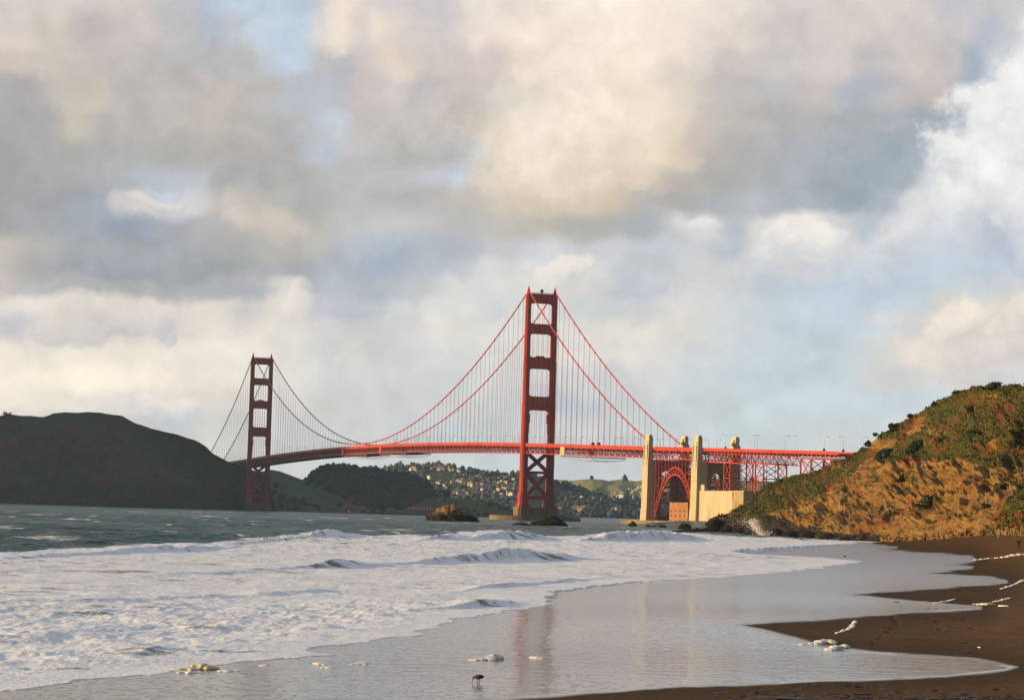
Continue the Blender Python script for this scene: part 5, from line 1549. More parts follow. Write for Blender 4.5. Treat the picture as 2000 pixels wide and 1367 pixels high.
def scatter_hill(P, n, seed, rows, keep=None, ridge_bias=0.0):
    r = np.random.default_rng(seed)
    nr, nc = rows, P.shape[1]
    out = []
    i = r.integers(1, nr - 1, n); 
    if ridge_bias:
        k = r.uniform(0, 1, n) < ridge_bias
        i[k] = nr - 1 - (r.exponential(2.0, k.sum())).astype(int).clip(0, nr - 3)
    j = r.integers(1, nc - 1, n)
    a = P[i, j]
    px, py, _ = proj(a)
    if keep is not None:
        kk = keep(px, py, a); a = a[kk]
    return a

def wood(name, P, rows, n, seed, rad, m, label, keep=None, bias=0.15, lift=0.45):
    a = scatter_hill(P, n, seed, rows, keep, bias)
    a = a[a[:, 2] > 1.0]
    r = np.random.default_rng(seed + 1)
    s = r.uniform(rad[0], rad[1], len(a))
    S = np.stack([s * r.uniform(0.8, 1.1, len(a)), s * r.uniform(0.8, 1.1, len(a)), s * r.uniform(0.75, 1.3, len(a))], 1)
    C = a.copy(); C[:, 2] += S[:, 2] * lift
    o = link(name, blobs(name, C, S, m, ICO1, 0.4, seed), m)
    tag(o, label, kind='stuff')
wood('dark_wood', WOODED, 72, 3600, 401, (4.5, 8.5), M['wood_leaf'], 'dense dark wood covering the low hill behind the bridge', bias=0.12)
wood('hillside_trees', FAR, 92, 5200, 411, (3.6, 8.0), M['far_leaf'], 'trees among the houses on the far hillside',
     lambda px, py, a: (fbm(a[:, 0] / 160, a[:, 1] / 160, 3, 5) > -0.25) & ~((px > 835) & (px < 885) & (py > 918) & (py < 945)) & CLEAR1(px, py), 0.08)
wood('slope_trees', DARK, 60, 2600, 421, (4.5, 9.0), M['slope_leaf'], 'trees on the dark slope across the bay', lambda px, py, a: CLEAR2(px, py), bias=0.2)
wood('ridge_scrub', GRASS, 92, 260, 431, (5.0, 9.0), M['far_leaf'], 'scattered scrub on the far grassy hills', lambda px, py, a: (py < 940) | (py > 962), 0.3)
wood('point_scrub', POINT, 50, 260, 441, (1.5, 4.0), M['wood_leaf'], 'low scrub on the grassy point', lambda px, py, a: (fbm(a[:, 0] / 60, a[:, 1] / 60, 3, 8) > 0.05), 0.0)
wood('green_hill_scrub', GREEN, 70, 420, 451, (2.0, 5.0), M['wood_leaf'], 'scrub in the folds of the green hill', lambda px, py, a: (py > 945) & (fbm(a[:, 0] / 70, a[:, 1] / 70, 3, 9) > 0.0), 0.0)

# ------------------------------------------------------------------ single trees
def tree(name, base, h, w, m, label, cat='tree', group=None, seed=1, lean=0.0, flat=0.6, n=500):
    r = np.random.default_rng(seed)
    t = empty(name, base)
    tag(t, label, cat, group)
    mb = MB()
    mb.tube([(0, 0, -0.6), (lean * 0.2 * h, 0, h * 0.3), (lean * 0.5 * h, 0, h * 0.7)], [h * 0.05, h * 0.036, h * 0.018], 7)
    for k in range(5):
        a = k * 1.26 + r.uniform(-0.3, 0.3)
        z0 = h * (0.25 + 0.08 * k)
        mb.tube([(lean * 0.3 * h, 0, z0), (lean * 0.4 * h + math.cos(a) * w * 0.25, math.sin(a) * w * 0.25, z0 + h * 0.18), (lean * 0.5 * h + math.cos(a) * w * 0.42, math.sin(a) * w * 0.42, z0 + h * 0.27)], [h * 0.022, h * 0.015, h * 0.007], 5)
    mb.build('trunk', M['bark'], t, True)
    # crown: clumps of leaf quads
    nc = 16
    cs = np.stack([r.normal(0, 0.28, nc) * w + lean * 0.5 * h, r.normal(0, 0.28, nc) * w, h * (0.55 + r.uniform(-0.25, 0.42, nc) * flat * 1.2)], 1)
    rad = r.uniform(0.13, 0.24, nc) * w
    k = r.integers(0, nc, n)
    d = r.normal(0, 1, (n, 3)); d /= np.linalg.norm(d, axis=1)[:, None]
    C = cs[k] + d * rad[k][:, None] * r.uniform(0.5, 1.05, n)[:, None] * np.array([1, 1, 0.75])
    me = leaves(name + '_crown', C, d, np.full(n, w * 0.045), seed)
    link('crown', me, m, t)
    return t
p = ridge_point(HEAD, 12, 812, 112)
tree('lone_tree', p - np.array([0, 0, 1.5]), 9.5, 11.5, M['wood_leaf'], 'small lone tree on the skyline of the left headland', seed=5)
for k, (px, py, h, w, lab) in enumerate(((953, 932, 17, 13, 'tall dark tree standing above the houses on the far ridge'), (1002, 930, 16, 10, 'dark tree on the far ridge just left of the near tower'),
        (868, 978, 26, 22, 'large dark tree standing where the green point meets the wood'), (1148, 975, 23, 14, 'left one of two tall dark trees before the grassy hills'), (1168, 975, 26, 17, 'right one of two tall dark trees before the grassy hills'))):
    src = FAR if k < 2 else (POINT if k == 2 else DARK)
    p = ridge_point(src, px, py)
    tree('far_tree', p, h, w, M['wood_leaf'], lab, group='tall trees on the far hills', seed=50 + k, flat=0.9, n=420)

# ------------------------------------------------------------------ houses on the far hillside
HM = [simple_mat('wall_white', (0.80, 0.76, 0.68), rough=0.8), simple_mat('wall_cream', (0.72, 0.58, 0.38), rough=0.8), simple_mat('wall_tan', (0.42, 0.32, 0.21), rough=0.8), simple_mat('wall_grey', (0.36, 0.35, 0.33), rough=0.8)]
RM = [simple_mat('roof_grey', (0.16, 0.15, 0.14), rough=0.9), simple_mat('roof_red', (0.30, 0.11, 0.06), rough=0.9), simple_mat('roof_brown', (0.15, 0.10, 0.07), rough=0.9)]
WINM = simple_mat('window_glass_dark', (0.04, 0.045, 0.05), rough=0.25, spec=0.5)
def make_house(w, d, h, wall, roof, hip):
    t = empty('house')
    mb = MB(); mb.box(-w / 2, w / 2, -d / 2, d / 2, -5, h); mb.build('wall', wall, t)
    mb = MB()
    e = 0.5; rz = h + d * (0.22 if hip else 0.3)
    if hip:
        mb.add([(-w / 2 - e, -d / 2 - e, h), (w / 2 + e, -d / 2 - e, h), (w / 2 + e, d / 2 + e, h), (-w / 2 - e, d / 2 + e, h), (-w / 4, 0, rz), (w / 4, 0, rz)], [(3, 2, 1, 0), (0, 1, 5, 4), (1, 2, 5), (2, 3, 4, 5), (3, 0, 4)])
    else:
        mb.add([(-w / 2 - e, -d / 2 - e, h), (w / 2 + e, -d / 2 - e, h), (w / 2 + e, d / 2 + e, h), (-w / 2 - e, d / 2 + e, h), (-w / 2 - e, 0, rz), (w / 2 + e, 0, rz)], [(3, 2, 1, 0), (0, 1, 5, 4), (1, 2, 5), (2, 3, 4, 5), (3, 0, 4)])
    mb.build('roof', roof, t)
    for k in range(3):
        mb = MB(); x = -w / 2 + w * (k + 0.5) / 3
        mb.box(x - w * 0.09, x + w * 0.09, -d / 2 - 0.12, -d / 2 - 0.02, h * 0.35, h * 0.75); mb.build('window', WINM, t)
    return t
protoH = {}
HOUSE_DEF = [(15, 11, 7, 0, 0, True), (20, 11, 8, 1, 1, False), (13, 10, 9, 0, 2, False), (24, 12, 7, 0, 0, False), (16, 12, 6, 2, 1, True), (14, 10, 8, 3, 0, True)]
HOUSE_WORDS = ['white house with grey roof', 'cream house with red roof', 'tall white house with brown roof', 'long white house with grey roof', 'tan house with red roof', 'grey house with grey roof']
def place_house(kind, pos, rz, label, group, sc=1.0):
    if kind not in protoH:
        w, d, h, a, b_, hp = HOUSE_DEF[kind]
        o = protoH[kind] = make_house(w, d, h, HM[a], RM[b_], hp)
    else:
        o = copy_tree(protoH[kind])
    o.location = pos; o.rotation_euler = (0, 0, rz); sc = sc * 0.58; o.scale = (sc, sc, sc)
    tag(o, label, 'house', group)
for k, (px, py, kd, sc) in enumerate(HOUSES):
    p = ridge_point(FAR, px, py + 1, 90)
    place_house(kd, p + np.array([0, -6.0, 3.0]), random.uniform(-0.9, 0.5), 'small %s among trees on the far hillside' % HOUSE_WORDS[kd], 'small %ss on the far hillside' % HOUSE_WORDS[kd].split(' with')[0], sc)
for k, (px, py, kd, sc) in enumerate(HOUSES2):
    src, rows = (DARK, 58) if py > 968 else (GRASS, 88)
    p = ridge_point(src, px, py + 1, rows)
    place_house(kd, p + np.array([0, -7.0, 4.0]), random.uniform(-0.8, 0.4), 'small %s on the shore slope between tower and pylon' % HOUSE_WORDS[kd], 'small %ss between tower and pylon' % HOUSE_WORDS[kd].split(' with')[0], sc)

# ------------------------------------------------------------------ buildings along the far shore under the wood
def shore_building(px0, px1, py_base, D, h, roof_h, wall, roof, nwin, label, depth=14.0, base_z=2.2):
    a, b_ = V(px0, py_base, D), V(px1, py_base, D)
    w = b_[0] - a[0]
    t = empty('shore_building', ((a[0] + b_[0]) / 2, D + depth / 2, base_z))
    tag(t, label, 'building', 'buildings along the far shore')
    mb = MB(); mb.box(-w / 2, w / 2, -depth / 2, depth / 2, -3, h); mb.build('wall', wall, t)
    mb = MB()
    e = 0.6
    mb.add([(-w / 2 - e, -depth / 2 - e, h), (w / 2 + e, -depth / 2 - e, h), (w / 2 + e, depth / 2 + e, h), (-w / 2 - e, depth / 2 + e, h), (-w / 2 + min(w * .2, 5), 0, h + roof_h), (w / 2 - min(w * .2, 5), 0, h + roof_h)], [(3, 2, 1, 0), (0, 1, 5, 4), (1, 2, 5), (2, 3, 4, 5), (3, 0, 4)])
    mb.build('roof', roof, t)
    for k in range(nwin):
        x = -w / 2 + w * (k + 0.5) / nwin
        mb = MB(); mb.box(x - w / nwin * 0.24, x + w / nwin * 0.24, -depth / 2 - 0.15, -depth / 2 - 0.02, h * 0.3, h * 0.72); mb.build('window', WINM, t)
SW_, SC_, RR = simple_mat('shed_white', (0.42, 0.40, 0.38), (0.34, 0.32, 0.31), 0.2, 0.85), simple_mat('shed_cream', (0.40, 0.34, 0.20), rough=0.85), simple_mat('red_shed_roof', (0.34, 0.055, 0.04), (0.26, 0.05, 0.04), 0.2, 0.8)
shore_building(591, 600, 1000, 4218, 10, 2, SC_, RM[2], 2, 'yellowish block at the left end of the shore buildings')
shore_building(604.5, 611, 1000, 4215, 12, 1.5, SW_, RM[0], 2, 'pale grey square tower house left of the red roofed sheds')
shore_building(612, 632, 1000, 4214, 7, 3, SW_, RR, 6, 'pale long shed with red roof, left one of the row')
shore_building(633, 665, 1000, 4214, 6.5, 3.2, SC_, RR, 8, 'cream long shed with red roof in the middle of the row')
shore_building(667, 700, 1000.5, 4214, 6, 6.5, SW_, RR, 9, 'white walled hall with the tallest red roof')
shore_building(701, 712, 1001, 4214, 6, 3, SW_, RR, 4, 'small white shed with red roof right of the hall')
shore_building(714, 722, 1001, 4216, 3, 1, SW_, RM[0], 2, 'low grey hut right of the red roofed sheds')
shore_building(732, 741, 999.5, 4222, 4, 1, SW_, RM[0], 2, 'low white hut standing alone below the wood')
shore_building(754, 769, 1003, 4214, 6.5, 1.2, SC_, RM[2], 5, 'cream two-window-row block left of the long white building')
shore_building(770, 783, 1003, 4213, 4.5, 1, SC_, RM[2], 3, 'lower cream annex beside the cream block')
shore_building(794, 846, 1004, 4214, 8, 3.5, SW_, RR, 9, 'long white building with red roof left of the sunlit rock')
p = ridge_point(POINT, 857, 978, 48)
place_house(0, p + np.array([0, -3, 0.5]), 0.1, 'single small white house on the grassy point', None, 0.55)
# flagpole
a = V(808, 1004, 4210)
o = MB(); o.tube([(0, 0, 0), (0, 0, 22)], [0.35, 0.25], 6)
o = o.build('flagpole', simple_mat('pale_pole', (0.5, 0.5, 0.48)), None); o.location = (a[0], 4209, 1.0)
tag(o, 'tall pale flagpole before the long white building on the far shore', 'flagpole')
# quay wall
a, b_ = V(586, 1003, 4205), V(900, 1008, 4205)
mb = MB(); mb.box(0, b_[0] - a[0], 0, 6, -3, 2.4)
o = mb.build('quay_wall', simple_mat('dark_quay', (0.06, 0.065, 0.05), (0.09, 0.09, 0.07), 0.2, 0.9), None); o.location = (a[0], 4204, 0)
tag(o, 'low dark quay wall below the far shore buildings', 'quay')

# ------------------------------------------------------------------ rocks
def rock_mesh(name, L, W, Hh, seed, sub=5, rough=0.25, peak=0.0, prof=None):
    bm = bmesh.new(); bmesh.ops.create_icosphere(bm, subdivisions=sub, radius=1.0)
    v = np.array([p.co[:] for p in bm.verts])
    n1 = fbm(v[:, 0] * 1.6 + v[:, 2], v[:, 1] * 1.6 + v[:, 2] * 1.3, 3, seed)
    n2 = ridged(v[:, 0] * 3.4 + v[:, 2] * 2.1, v[:, 1] * 3.0 - v[:, 2] * 2.6, 4, seed + 3) - 0.6
    n3 = fbm(v[:, 0] * 11 + v[:, 2] * 5, v[:, 1] * 11 + v[:, 2] * 8, 3, seed + 5)
    n4 = ridged(v[:, 0] * 8 + v[:, 2] * 6, v[:, 1] * 7 - v[:, 2] * 9, 3, seed + 8) - 0.6
    d = 1 + rough * n1 + rough * 0.9 * n2 + 0.22 * n4 + 0.08 * n3 + 0.03 * fbm(v[:, 0] * 21 + v[:, 2] * 13, v[:, 1] * 19 - v[:, 2] * 17, 2, seed + 11)
    v = v * d[:, None]
    z = v[:, 2]
    if prof is not None:
        hs = np.interp(v[:, 0], [q[0] for q in prof], [q[1] for q in prof])
        z = z * hs
    v = np.stack([v[:, 0] * L / 2, v[:, 1] * W / 2, np.where(z > 0, z * Hh, z * 2.0)], 1)
    for p, q in zip(bm.verts, v): p.co = q
    me = bpy.data.meshes.new(name); bm.to_mesh(me); bm.free()
    return me
def rock_mat(name, lo, mid, hi, zlo, zhi, warm):
    m, T, b = new_mat(name)
    tc = T.node('ShaderNodeTexCoord').outputs['Object']
    sp = T.node('ShaderNodeSeparateXYZ'); T.l.new(tc, sp.inputs[0])
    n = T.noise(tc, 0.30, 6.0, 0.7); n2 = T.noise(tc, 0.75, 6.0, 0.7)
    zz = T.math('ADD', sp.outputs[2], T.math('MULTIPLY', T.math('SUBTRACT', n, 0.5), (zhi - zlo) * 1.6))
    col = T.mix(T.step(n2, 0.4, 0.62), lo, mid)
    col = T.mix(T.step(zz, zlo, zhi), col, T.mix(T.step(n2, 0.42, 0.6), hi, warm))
    col = T.mix(T.step(n2, 0.43, 0.34), col, lo)  # shade of the cavities put into the colour of the bump hollows
    T.l.new(col, b.inputs['Base Color'])
    b.inputs['Roughness'].default_value = 0.8; b.inputs['Specular IOR Level'].default_value = 0.25
    bn = T.node('ShaderNodeBump'); bn.inputs['Distance'].default_value = 0.5; T.set(bn, 'Height', n2); bn.inputs['Distance'].default_value = 1.2; T.l.new(bn.outputs[0], b.inputs['Normal'])
    return m
M['rock_gold'] = rock_mat('sun_painted_rock', (0.022, 0.015, 0.008), (0.060, 0.036, 0.014), (0.16, 0.095, 0.028), 3.0, 6.0, (0.36, 0.25, 0.10))  # sunlit gold painted on the upper part, shade painted dark below
M['rock_dark'] = rock_mat('dark_wet_rock', (0.010, 0.008, 0.006), (0.018, 0.013, 0.010), (0.024, 0.016, 0.011), 3.0, 7.0, (0.034, 0.022, 0.014))
def rock(px, py, wpx, hpx, m, label, seed, depth=0.8, prof=None, rough=0.25, D=None, group=None, sub=6):
    p = G(px, py, 0.0) if D is None else V(px, py, D)
    p[2] = 0.0
    k = p[1] / F
    o = link('rock', rock_mesh('rock', wpx * k, wpx * k * depth, hpx * k, seed, sub, rough, prof=prof), m)
    o.location = p + np.array([0, wpx * k * depth * 0.35, 0])
    o.data.polygons.foreach_set('use_smooth', np.ones(len(o.data.polygons), bool))
    tag(o, label, 'rock', group)
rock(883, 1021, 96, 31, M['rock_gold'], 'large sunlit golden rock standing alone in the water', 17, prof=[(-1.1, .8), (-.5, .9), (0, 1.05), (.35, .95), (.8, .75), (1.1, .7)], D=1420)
rock(1068, 1030, 80, 19, M['rock_dark'], 'low black rock in front of the near tower', 23, 0.6, prof=[(-1.1, .45), (-.5, .5), (-.1, .8), (.3, 1.05), (.7, 1.0), (1.1, .7)], D=1180)
rock(1017, 1031, 34, 6, M['rock_dark'], 'flat black rock ledge left of the low black rock', 29, 0.6, D=1175, sub=4)
rock(1236, 1025, 15, 11, M['rock_dark'], 'small dark rounded rock left of the concrete pylon', 31, 0.8, D=1500, sub=4)
rock(1266, 1026, 11, 5, M['rock_dark'], 'flat dark rock at the foot of the sea wall, left one', 37, 0.8, D=1500, sub=4)
rock(1277, 1026, 12, 4, M['rock_dark'], 'flat dark rock at the foot of the sea wall, middle one', 41, 0.8, D=1480, sub=4)
rock(1294, 1026.5, 15, 6, M['rock_dark'], 'flat dark rock at the foot of the sea wall, right one', 43, 0.8, D=1460, sub=4)
rock(1339, 1033, 26, 13, M['rock_dark'], 'dark humped rock in front of the brick fort', 47, 0.8, D=1250)
rock(1362, 1033, 14, 6, M['rock_dark'], 'small dark rock right of the humped rock', 53, 0.8, D=1200, sub=4)
rock(1378, 1034, 18, 8, M['rock_dark'], 'dark boulder between humped rock and the headland tip', 59, 0.8, D=1150, sub=4)
rock(1352, 1042, 72, 9, M['rock_dark'], 'long flat black rock shelf awash before the headland tip', 61, 0.5, D=985, prof=[(-1.1, .5), (-.4, .8), (.3, 1), (1.1, 1)])
rock(1400, 1032, 40, 26, M['rock_dark'], 'rounded brown boulder at the tip of the right headland', 67, 0.8, D=985)
for k, (px, py, w, h) in enumerate(((1420, 1046, 34, 17), (1446, 1049, 30, 14), (1470, 1048, 36, 18), (1513, 1051, 40, 14), (1545, 1052, 34, 12), (1580, 1055, 36, 12), (1620, 1057, 34, 10), (1655, 1058, 30, 8))):
    d_ = np.interp(px, [1376, 1500, 1600, 1700], [985, 925, 838, 748])
    rock(px, py, w, h, M['rock_dark'], '%s dark boulder from the left along the foot of the cliff' % ORD[k], 71 + k, 0.7, D=d_, group='boulders at the cliff foot', sub=4)

# ------------------------------------------------------------------ plants on the cliff
def cliff_cover():
    r = np.random.default_rng(91)
    rows, cols = 299, 760
    n = 17000
    i = r.integers(4, rows, n); j = r.integers(0, cols, n)
    i[: n // 9] = rows - 1 - (r.exponential(5, n // 9)).astype(int).clip(0, 200)
    v = CLIFF_VEG[i, j]
    clump = vnoise(CLIFF[i, j, 1] / 9.0, CLIFF[i, j, 2] / 2.2, 5)
    k = (v * (0.45 + clump) > r.uniform(0.15, 1.1, n))
    C = CLIFF[i, j][k]
    s = r.uniform(0.25, 0.75, len(C))
    q = 7
    d = r.normal(0, 1, (len(C), q, 3)) * np.array([1, 1.2, 0.7]); d[..., 2] = np.abs(d[..., 2])
    pos = C[:, None] + d * s[:, None, None] * 0.8
    nrm = d / (np.linalg.norm(d, axis=2)[..., None] + 1e-6)
    me = leaves('plant_cover', pos.reshape(-1, 3), nrm.reshape(-1, 3), np.repeat(s * 0.42, q), 92)
    o = link('plant_cover', me, M['cover'])
    tag(o, 'low green and brown plants covering the cliff', kind='stuff')
cliff_cover()
def bush(px, py, wpx, hpx, m, label, seed, group='bushes on the cliff'):
    sel = np.argmin((CLIFF_PX - px) ** 2 + (CLIFF_PY - py) ** 2)
    p = CLIFF.reshape(-1, 3)[sel].copy()
    k = p[1] / F
    w, h = wpx * k, hpx * k
    r = np.random.default_rng(seed)
    n = int(np.clip(wpx * hpx * 1.3, 160, 1500))
    t = empty('bush', p - np.array([0, 0, 0.2 * h]))
    tag(t, label, 'bush', group)
    nc = 14
    cs = np.stack([r.uniform(-0.36, 0.36, nc) * w, r.uniform(-0.5, 0.5, nc) * w, r.uniform(0.15, 0.62, nc) * h], 1)
    cs[:, 2] *= 1 - 0.9 * (cs[:, 0] / w) ** 2
    rad = r.uniform(0.2, 0.34, nc) * min(w, h * 1.4)
    kk = r.integers(0, nc, n); d = r.normal(0, 1, (n, 3)); d /= np.linalg.norm(d, axis=1)[:, None]
    C = cs[kk] + d * rad[kk][:, None] * r.uniform(0.75, 1.05, (n, 1))
    link('foliage', leaves('foliage', C, d, np.full(n, 0.11 * min(w, h) + 0.12), seed), m, t)
    mb = MB()
    for q in range(4):
        a = q * 1.6
        mb.tube([(0, 0, -0.3), (math.cos(a) * w * 0.12, math.sin(a) * w * 0.12, h * 0.3), (math.cos(a) * w * 0.22, math.sin(a) * w * 0.22, h * 0.5)], [0.12, 0.08, 0.04], 5)
    mb.build('stem', M['bark'], t)
for k, (px, py, w, h, dark, lab) in enumerate((
    (1730, 896, 38, 26, 1, 'round dark green bush on the rusty bank near the skyline'), (1792, 880, 32, 34, 1, 'dark bush in the hollow right of the round one'),
    (1944, 756, 30, 13, 1, 'flat-topped dark bush on the highest skyline'), (1925, 760, 14, 8, 1, 'small dark bush just left of the flat-topped one'),
    (1722, 851, 34, 10, 1, 'long windswept bush on the skyline, lowest of three'), (1755, 836, 44, 14, 1, 'long windswept bush on the skyline, middle of three'), (1781, 816, 26, 9, 1, 'long windswept bush on the skyline, highest of three'),
    (1697, 868, 16, 11, 1, 'ragged shrub on the skyline beside the end of the viaduct'), (1687, 878, 12, 8, 1, 'small shrub where the viaduct meets the hill'), (1870, 765, 24, 7, 1, 'low dark bush on the upper skyline'), (1828, 790, 22, 8, 1, 'low bush on the skyline above the bare slope'),
    (1985, 755, 22, 6, 0, 'pale green shrub on the skyline at the right edge'), (1527, 942, 12, 9, 1, 'small dark bush on the grassy left shoulder'), (1900, 800, 26, 12, 1, 'dark shrub below the upper skyline'), (1858, 825, 22, 14, 0, 'green shrub in the middle of the upper slope'),
    (1905, 850, 24, 16, 1, 'dark shrub above the bare ochre face'), (1985, 870, 18, 24, 1, 'dark upright shrub at the right edge of the slope'), (1818, 985, 34, 24, 0, 'bright green bush on the lower ochre face'), (1840, 862, 26, 12, 0, 'spreading green shrub left of the upper hollow'),
    (1766, 935, 16, 18, 1, 'dark shrub in the gully left of the bare face'), (1662, 965, 12, 14, 1, 'dark shrub in the gully above the boulders'), (1925, 990, 16, 14, 0, 'small green bush low on the right face'), (1955, 955, 24, 18, 0, 'olive bush by the right edge above the posts'))):
    bush(px, py, w, h, M['shrub_dark'] if dark else M['shrub'], lab, 500 + k)

# ------------------------------------------------------------------ beach: people, posts, pole
def skin_body(name, verts, edges, radii, m, parent, root=0, sub=1):
    me = bpy.data.meshes.new(name); me.from_pydata(verts, edges, []); me.update()
    o = link(name, me, m, parent)
    sk = o.modifiers.new('skin', 'SKIN'); sk.use_smooth_shade = True
    sv = me.skin_vertices[0].data
    for i, r_ in enumerate(radii):
        sv[i].radius = (r_, r_) if not isinstance(r_, tuple) else r_
    sv[root].use_root = True
    ss = o.modifiers.new('subsurf', 'SUBSURF'); ss.levels = sub; ss.render_levels = sub
    return o
SKIN = simple_mat('skin', (0.40, 0.24, 0.16), rough=0.6)
JACK = simple_mat('dark_jacket', (0.020, 0.018, 0.020), (0.028, 0.024, 0.026), 6.0, 0.9, 0.1); TROU = simple_mat('dark_trousers', (0.018, 0.020, 0.028), rough=0.9); HAIRM = simple_mat('dark_hair', (0.02, 0.014, 0.010), rough=0.7)
JACK2 = simple_mat('brown_jacket', (0.055, 0.032, 0.020), (0.04, 0.025, 0.016), 6.0, 0.9, 0.1)
_cf = np.array(CLIFF_PROF, float)
def before_cliff(px, py, gap):
    """a point of the sand seen at this pixel, kept in front of the foot of the cliff"""
    p = GB(px, py)
    D = min(p[1], np.interp(px, _cf[:, 0], _cf[:, 3]) - gap)
    q = V(px, py, D); q[2] = float(z_sand(q[0], q[1]))
    return q
def person(px, py, rz, label, jack, stride, hood):
    p = before_cliff(px, py, 12.0)
    t = empty('person', p, rz); tag(t, label, 'person', 'people on the beach')
    s = stride
    V_ = [(0, 0, .95), (0, 0, 1.12), (0, 0, 1.36), (0, 0, 1.50), (0, -.01, 1.60), (0, -.01, 1.72),
          (.10, 0, .90), (.11, -.10 * s, .50), (.11, -.05 * s, .07), (.12, -.17 * s, .035), (-.10, 0, .90), (-.11, .10 * s, .50), (-.11, .24 * s, .08), (-.12, .12 * s, .035),
          (.19, 0, 1.42), (.25, .04, 1.14), (.22, -.10, .90), (.21, -.13, .83), (-.19, 0, 1.42), (-.25, -.02, 1.14), (-.22, -.14, .92), (-.21, -.17, .85)]
    E_ = [(0, 1), (1, 2), (2, 3), (3, 4), (4, 5), (0, 6), (6, 7), (7, 8), (8, 9), (0, 10), (10, 11), (11, 12), (12, 13), (2, 14), (14, 15), (15, 16), (16, 17), (2, 18), (18, 19), (19, 20), (20, 21)]
    R_ = [(.155, .11), (.14, .10), (.17, .11), .06, .085, .075, .085, .062, .045, .04, .085, .062, .045, .04, .055, .045, .035, .035, .055, .045, .035, .035]
    skin_body('body', V_, E_, R_, SKIN, t)
    jv = [V_[0], V_[1], V_[2], (0, 0, 1.46), V_[14], V_[15], V_[16], V_[18], V_[19], V_[20], (0, 0, .82)]
    skin_body('jacket', jv, [(0, 1), (1, 2), (2, 3), (2, 4), (4, 5), (5, 6), (2, 7), (7, 8), (8, 9), (0, 10)], [(.185, .14), (.175, .13), (.195, .135), .09, .075, .062, .05, .075, .062, .05, (.18, .14)], jack, t)
    tv = [V_[0], V_[6], V_[7], V_[8], V_[10], V_[11], V_[12]]
    skin_body('trousers', tv, [(0, 1), (1, 2), (2, 3), (0, 4), (4, 5), (5, 6)], [(.16, .12), .105, .08, .068, .105, .08, .068], TROU, t)
    mb = MB(); mb.tube([(0, .02, 1.60), (0, .03, 1.70), (0, .02, 1.79), (0, .0, 1.815)], [.088, .105, .08, .03], 10); mb.build('hood' if hood else 'hair', jack if hood else HAIRM, t, True)
    return t
person(1806.4, 1057.6, 1.9, 'person in a brown jacket and dark trousers walking at the cliff foot', JACK2, 1.0, False)
person(1990, 1051, -0.4, 'person in dark clothes standing beside the row of posts', JACK, 0.35, True)
M['post'] = simple_mat('weathered_post', (0.42, 0.33, 0.20), (0.32, 0.25, 0.15), 3.0, 0.9, 0.1, stretch=(1, 1, 0.2))
POSTS = [(1936.5, 1036.9, 1044.5, 'shortest weathered post at the left end of the beach row'), (1943.6, 1029.1, 1043.5, 'tall weathered post, second from the left of the beach row'), (1950, 1032.6, 1043.0, 'weathered post, third from the left of the beach row'), (1952.2, 1033.2, 1042.8, 'weathered post close beside the third of the beach row'),
         (1956.3, 1031.9, 1041.8, 'weathered post, fifth from the left of the beach row'), (1965.1, 1028.0, 1040.4, 'thick weathered post in the middle of the beach row'), (1968.9, 1027.5, 1040.6, 'weathered post just right of the thick one'), (1973.8, 1030.8, 1040.7, 'weathered post, eighth from the left of the beach row'),
         (1980.8, 1031.4, 1038.5, 'short weathered post left of the standing person'), (1993.6, 1027.5, 1044.0, 'weathered post right behind the standing person'), (1996.4, 1024.8, 1045.3, 'tallest weathered post at the right end of the beach row')]
for k, (px, y0, y1, lab) in enumerate(POSTS):
    p = before_cliff(px, y1, 8.0); h = V(px, y0, p[1])[2] - p[2]
    w = 0.095 if k != 5 else 0.13
    mb = MB(); mb.tube([(0, 0, -0.4), (0.01, 0, h * 0.5), (0.03 * (k % 3 - 1), 0, h - 0.04), (0.03 * (k % 3 - 1), 0, h)], [w, w * 0.97, w * 0.92, w * 0.6], 8)
    o = mb.build('fence_post', M['post'], None, False); o.location = p
    tag(o, lab, 'post', 'weathered posts on the beach')
p = before_cliff(1836.6, 1063.5, 10.0); h = V(1836.6, 1027.5, p[1])[2] - p[2]
mb = MB(); mb.tube([(0, 0, -0.5), (0.02, 0, h * 0.5), (0.0, 0, h)], [0.13, 0.11, 0.09], 8); mb.tube([(0.0, 0, h), (0, 0, h + 0.08)], [0.13, 0.05], 8)
o = mb.build('beach_pole', M['post'], None); o.location = p
tag(o, 'tall thin pole standing in the sand by the walking person', 'pole')

# ------------------------------------------------------------------ sea foam on the sand
m, T, b = new_mat('sea_foam')
tcn = T.node('ShaderNodeTexCoord').outputs['Object']
T.l.new(T.mix(T.step(T.noise(tcn, 3.0, 4.0, 0.6), 0.4, 0.65), (0.78, 0.76, 0.72), (0.66, 0.63, 0.57)), b.inputs['Base Color'])
b.inputs['Roughness'].default_value = 0.9; b.inputs['Specular IOR Level'].default_value = 0.1
bn = T.node('ShaderNodeBump'); bn.inputs['Distance'].default_value = 0.04; T.set(bn, 'Height', T.noise(tcn, 14.0, 4.0, 0.65)); T.l.new(bn.outputs[0], b.inputs['Normal'])
M['foam'] = m
m2 = M['foam'].copy(); m2.name = 'old_foam'; M['foam_old'] = m2
for nd in m2.node_tree.nodes:
    if nd.type == 'MIX':
        nd.inputs[6].default_value = (0.70, 0.64, 0.48, 1); nd.inputs[7].default_value = (0.55, 0.47, 0.32, 1)
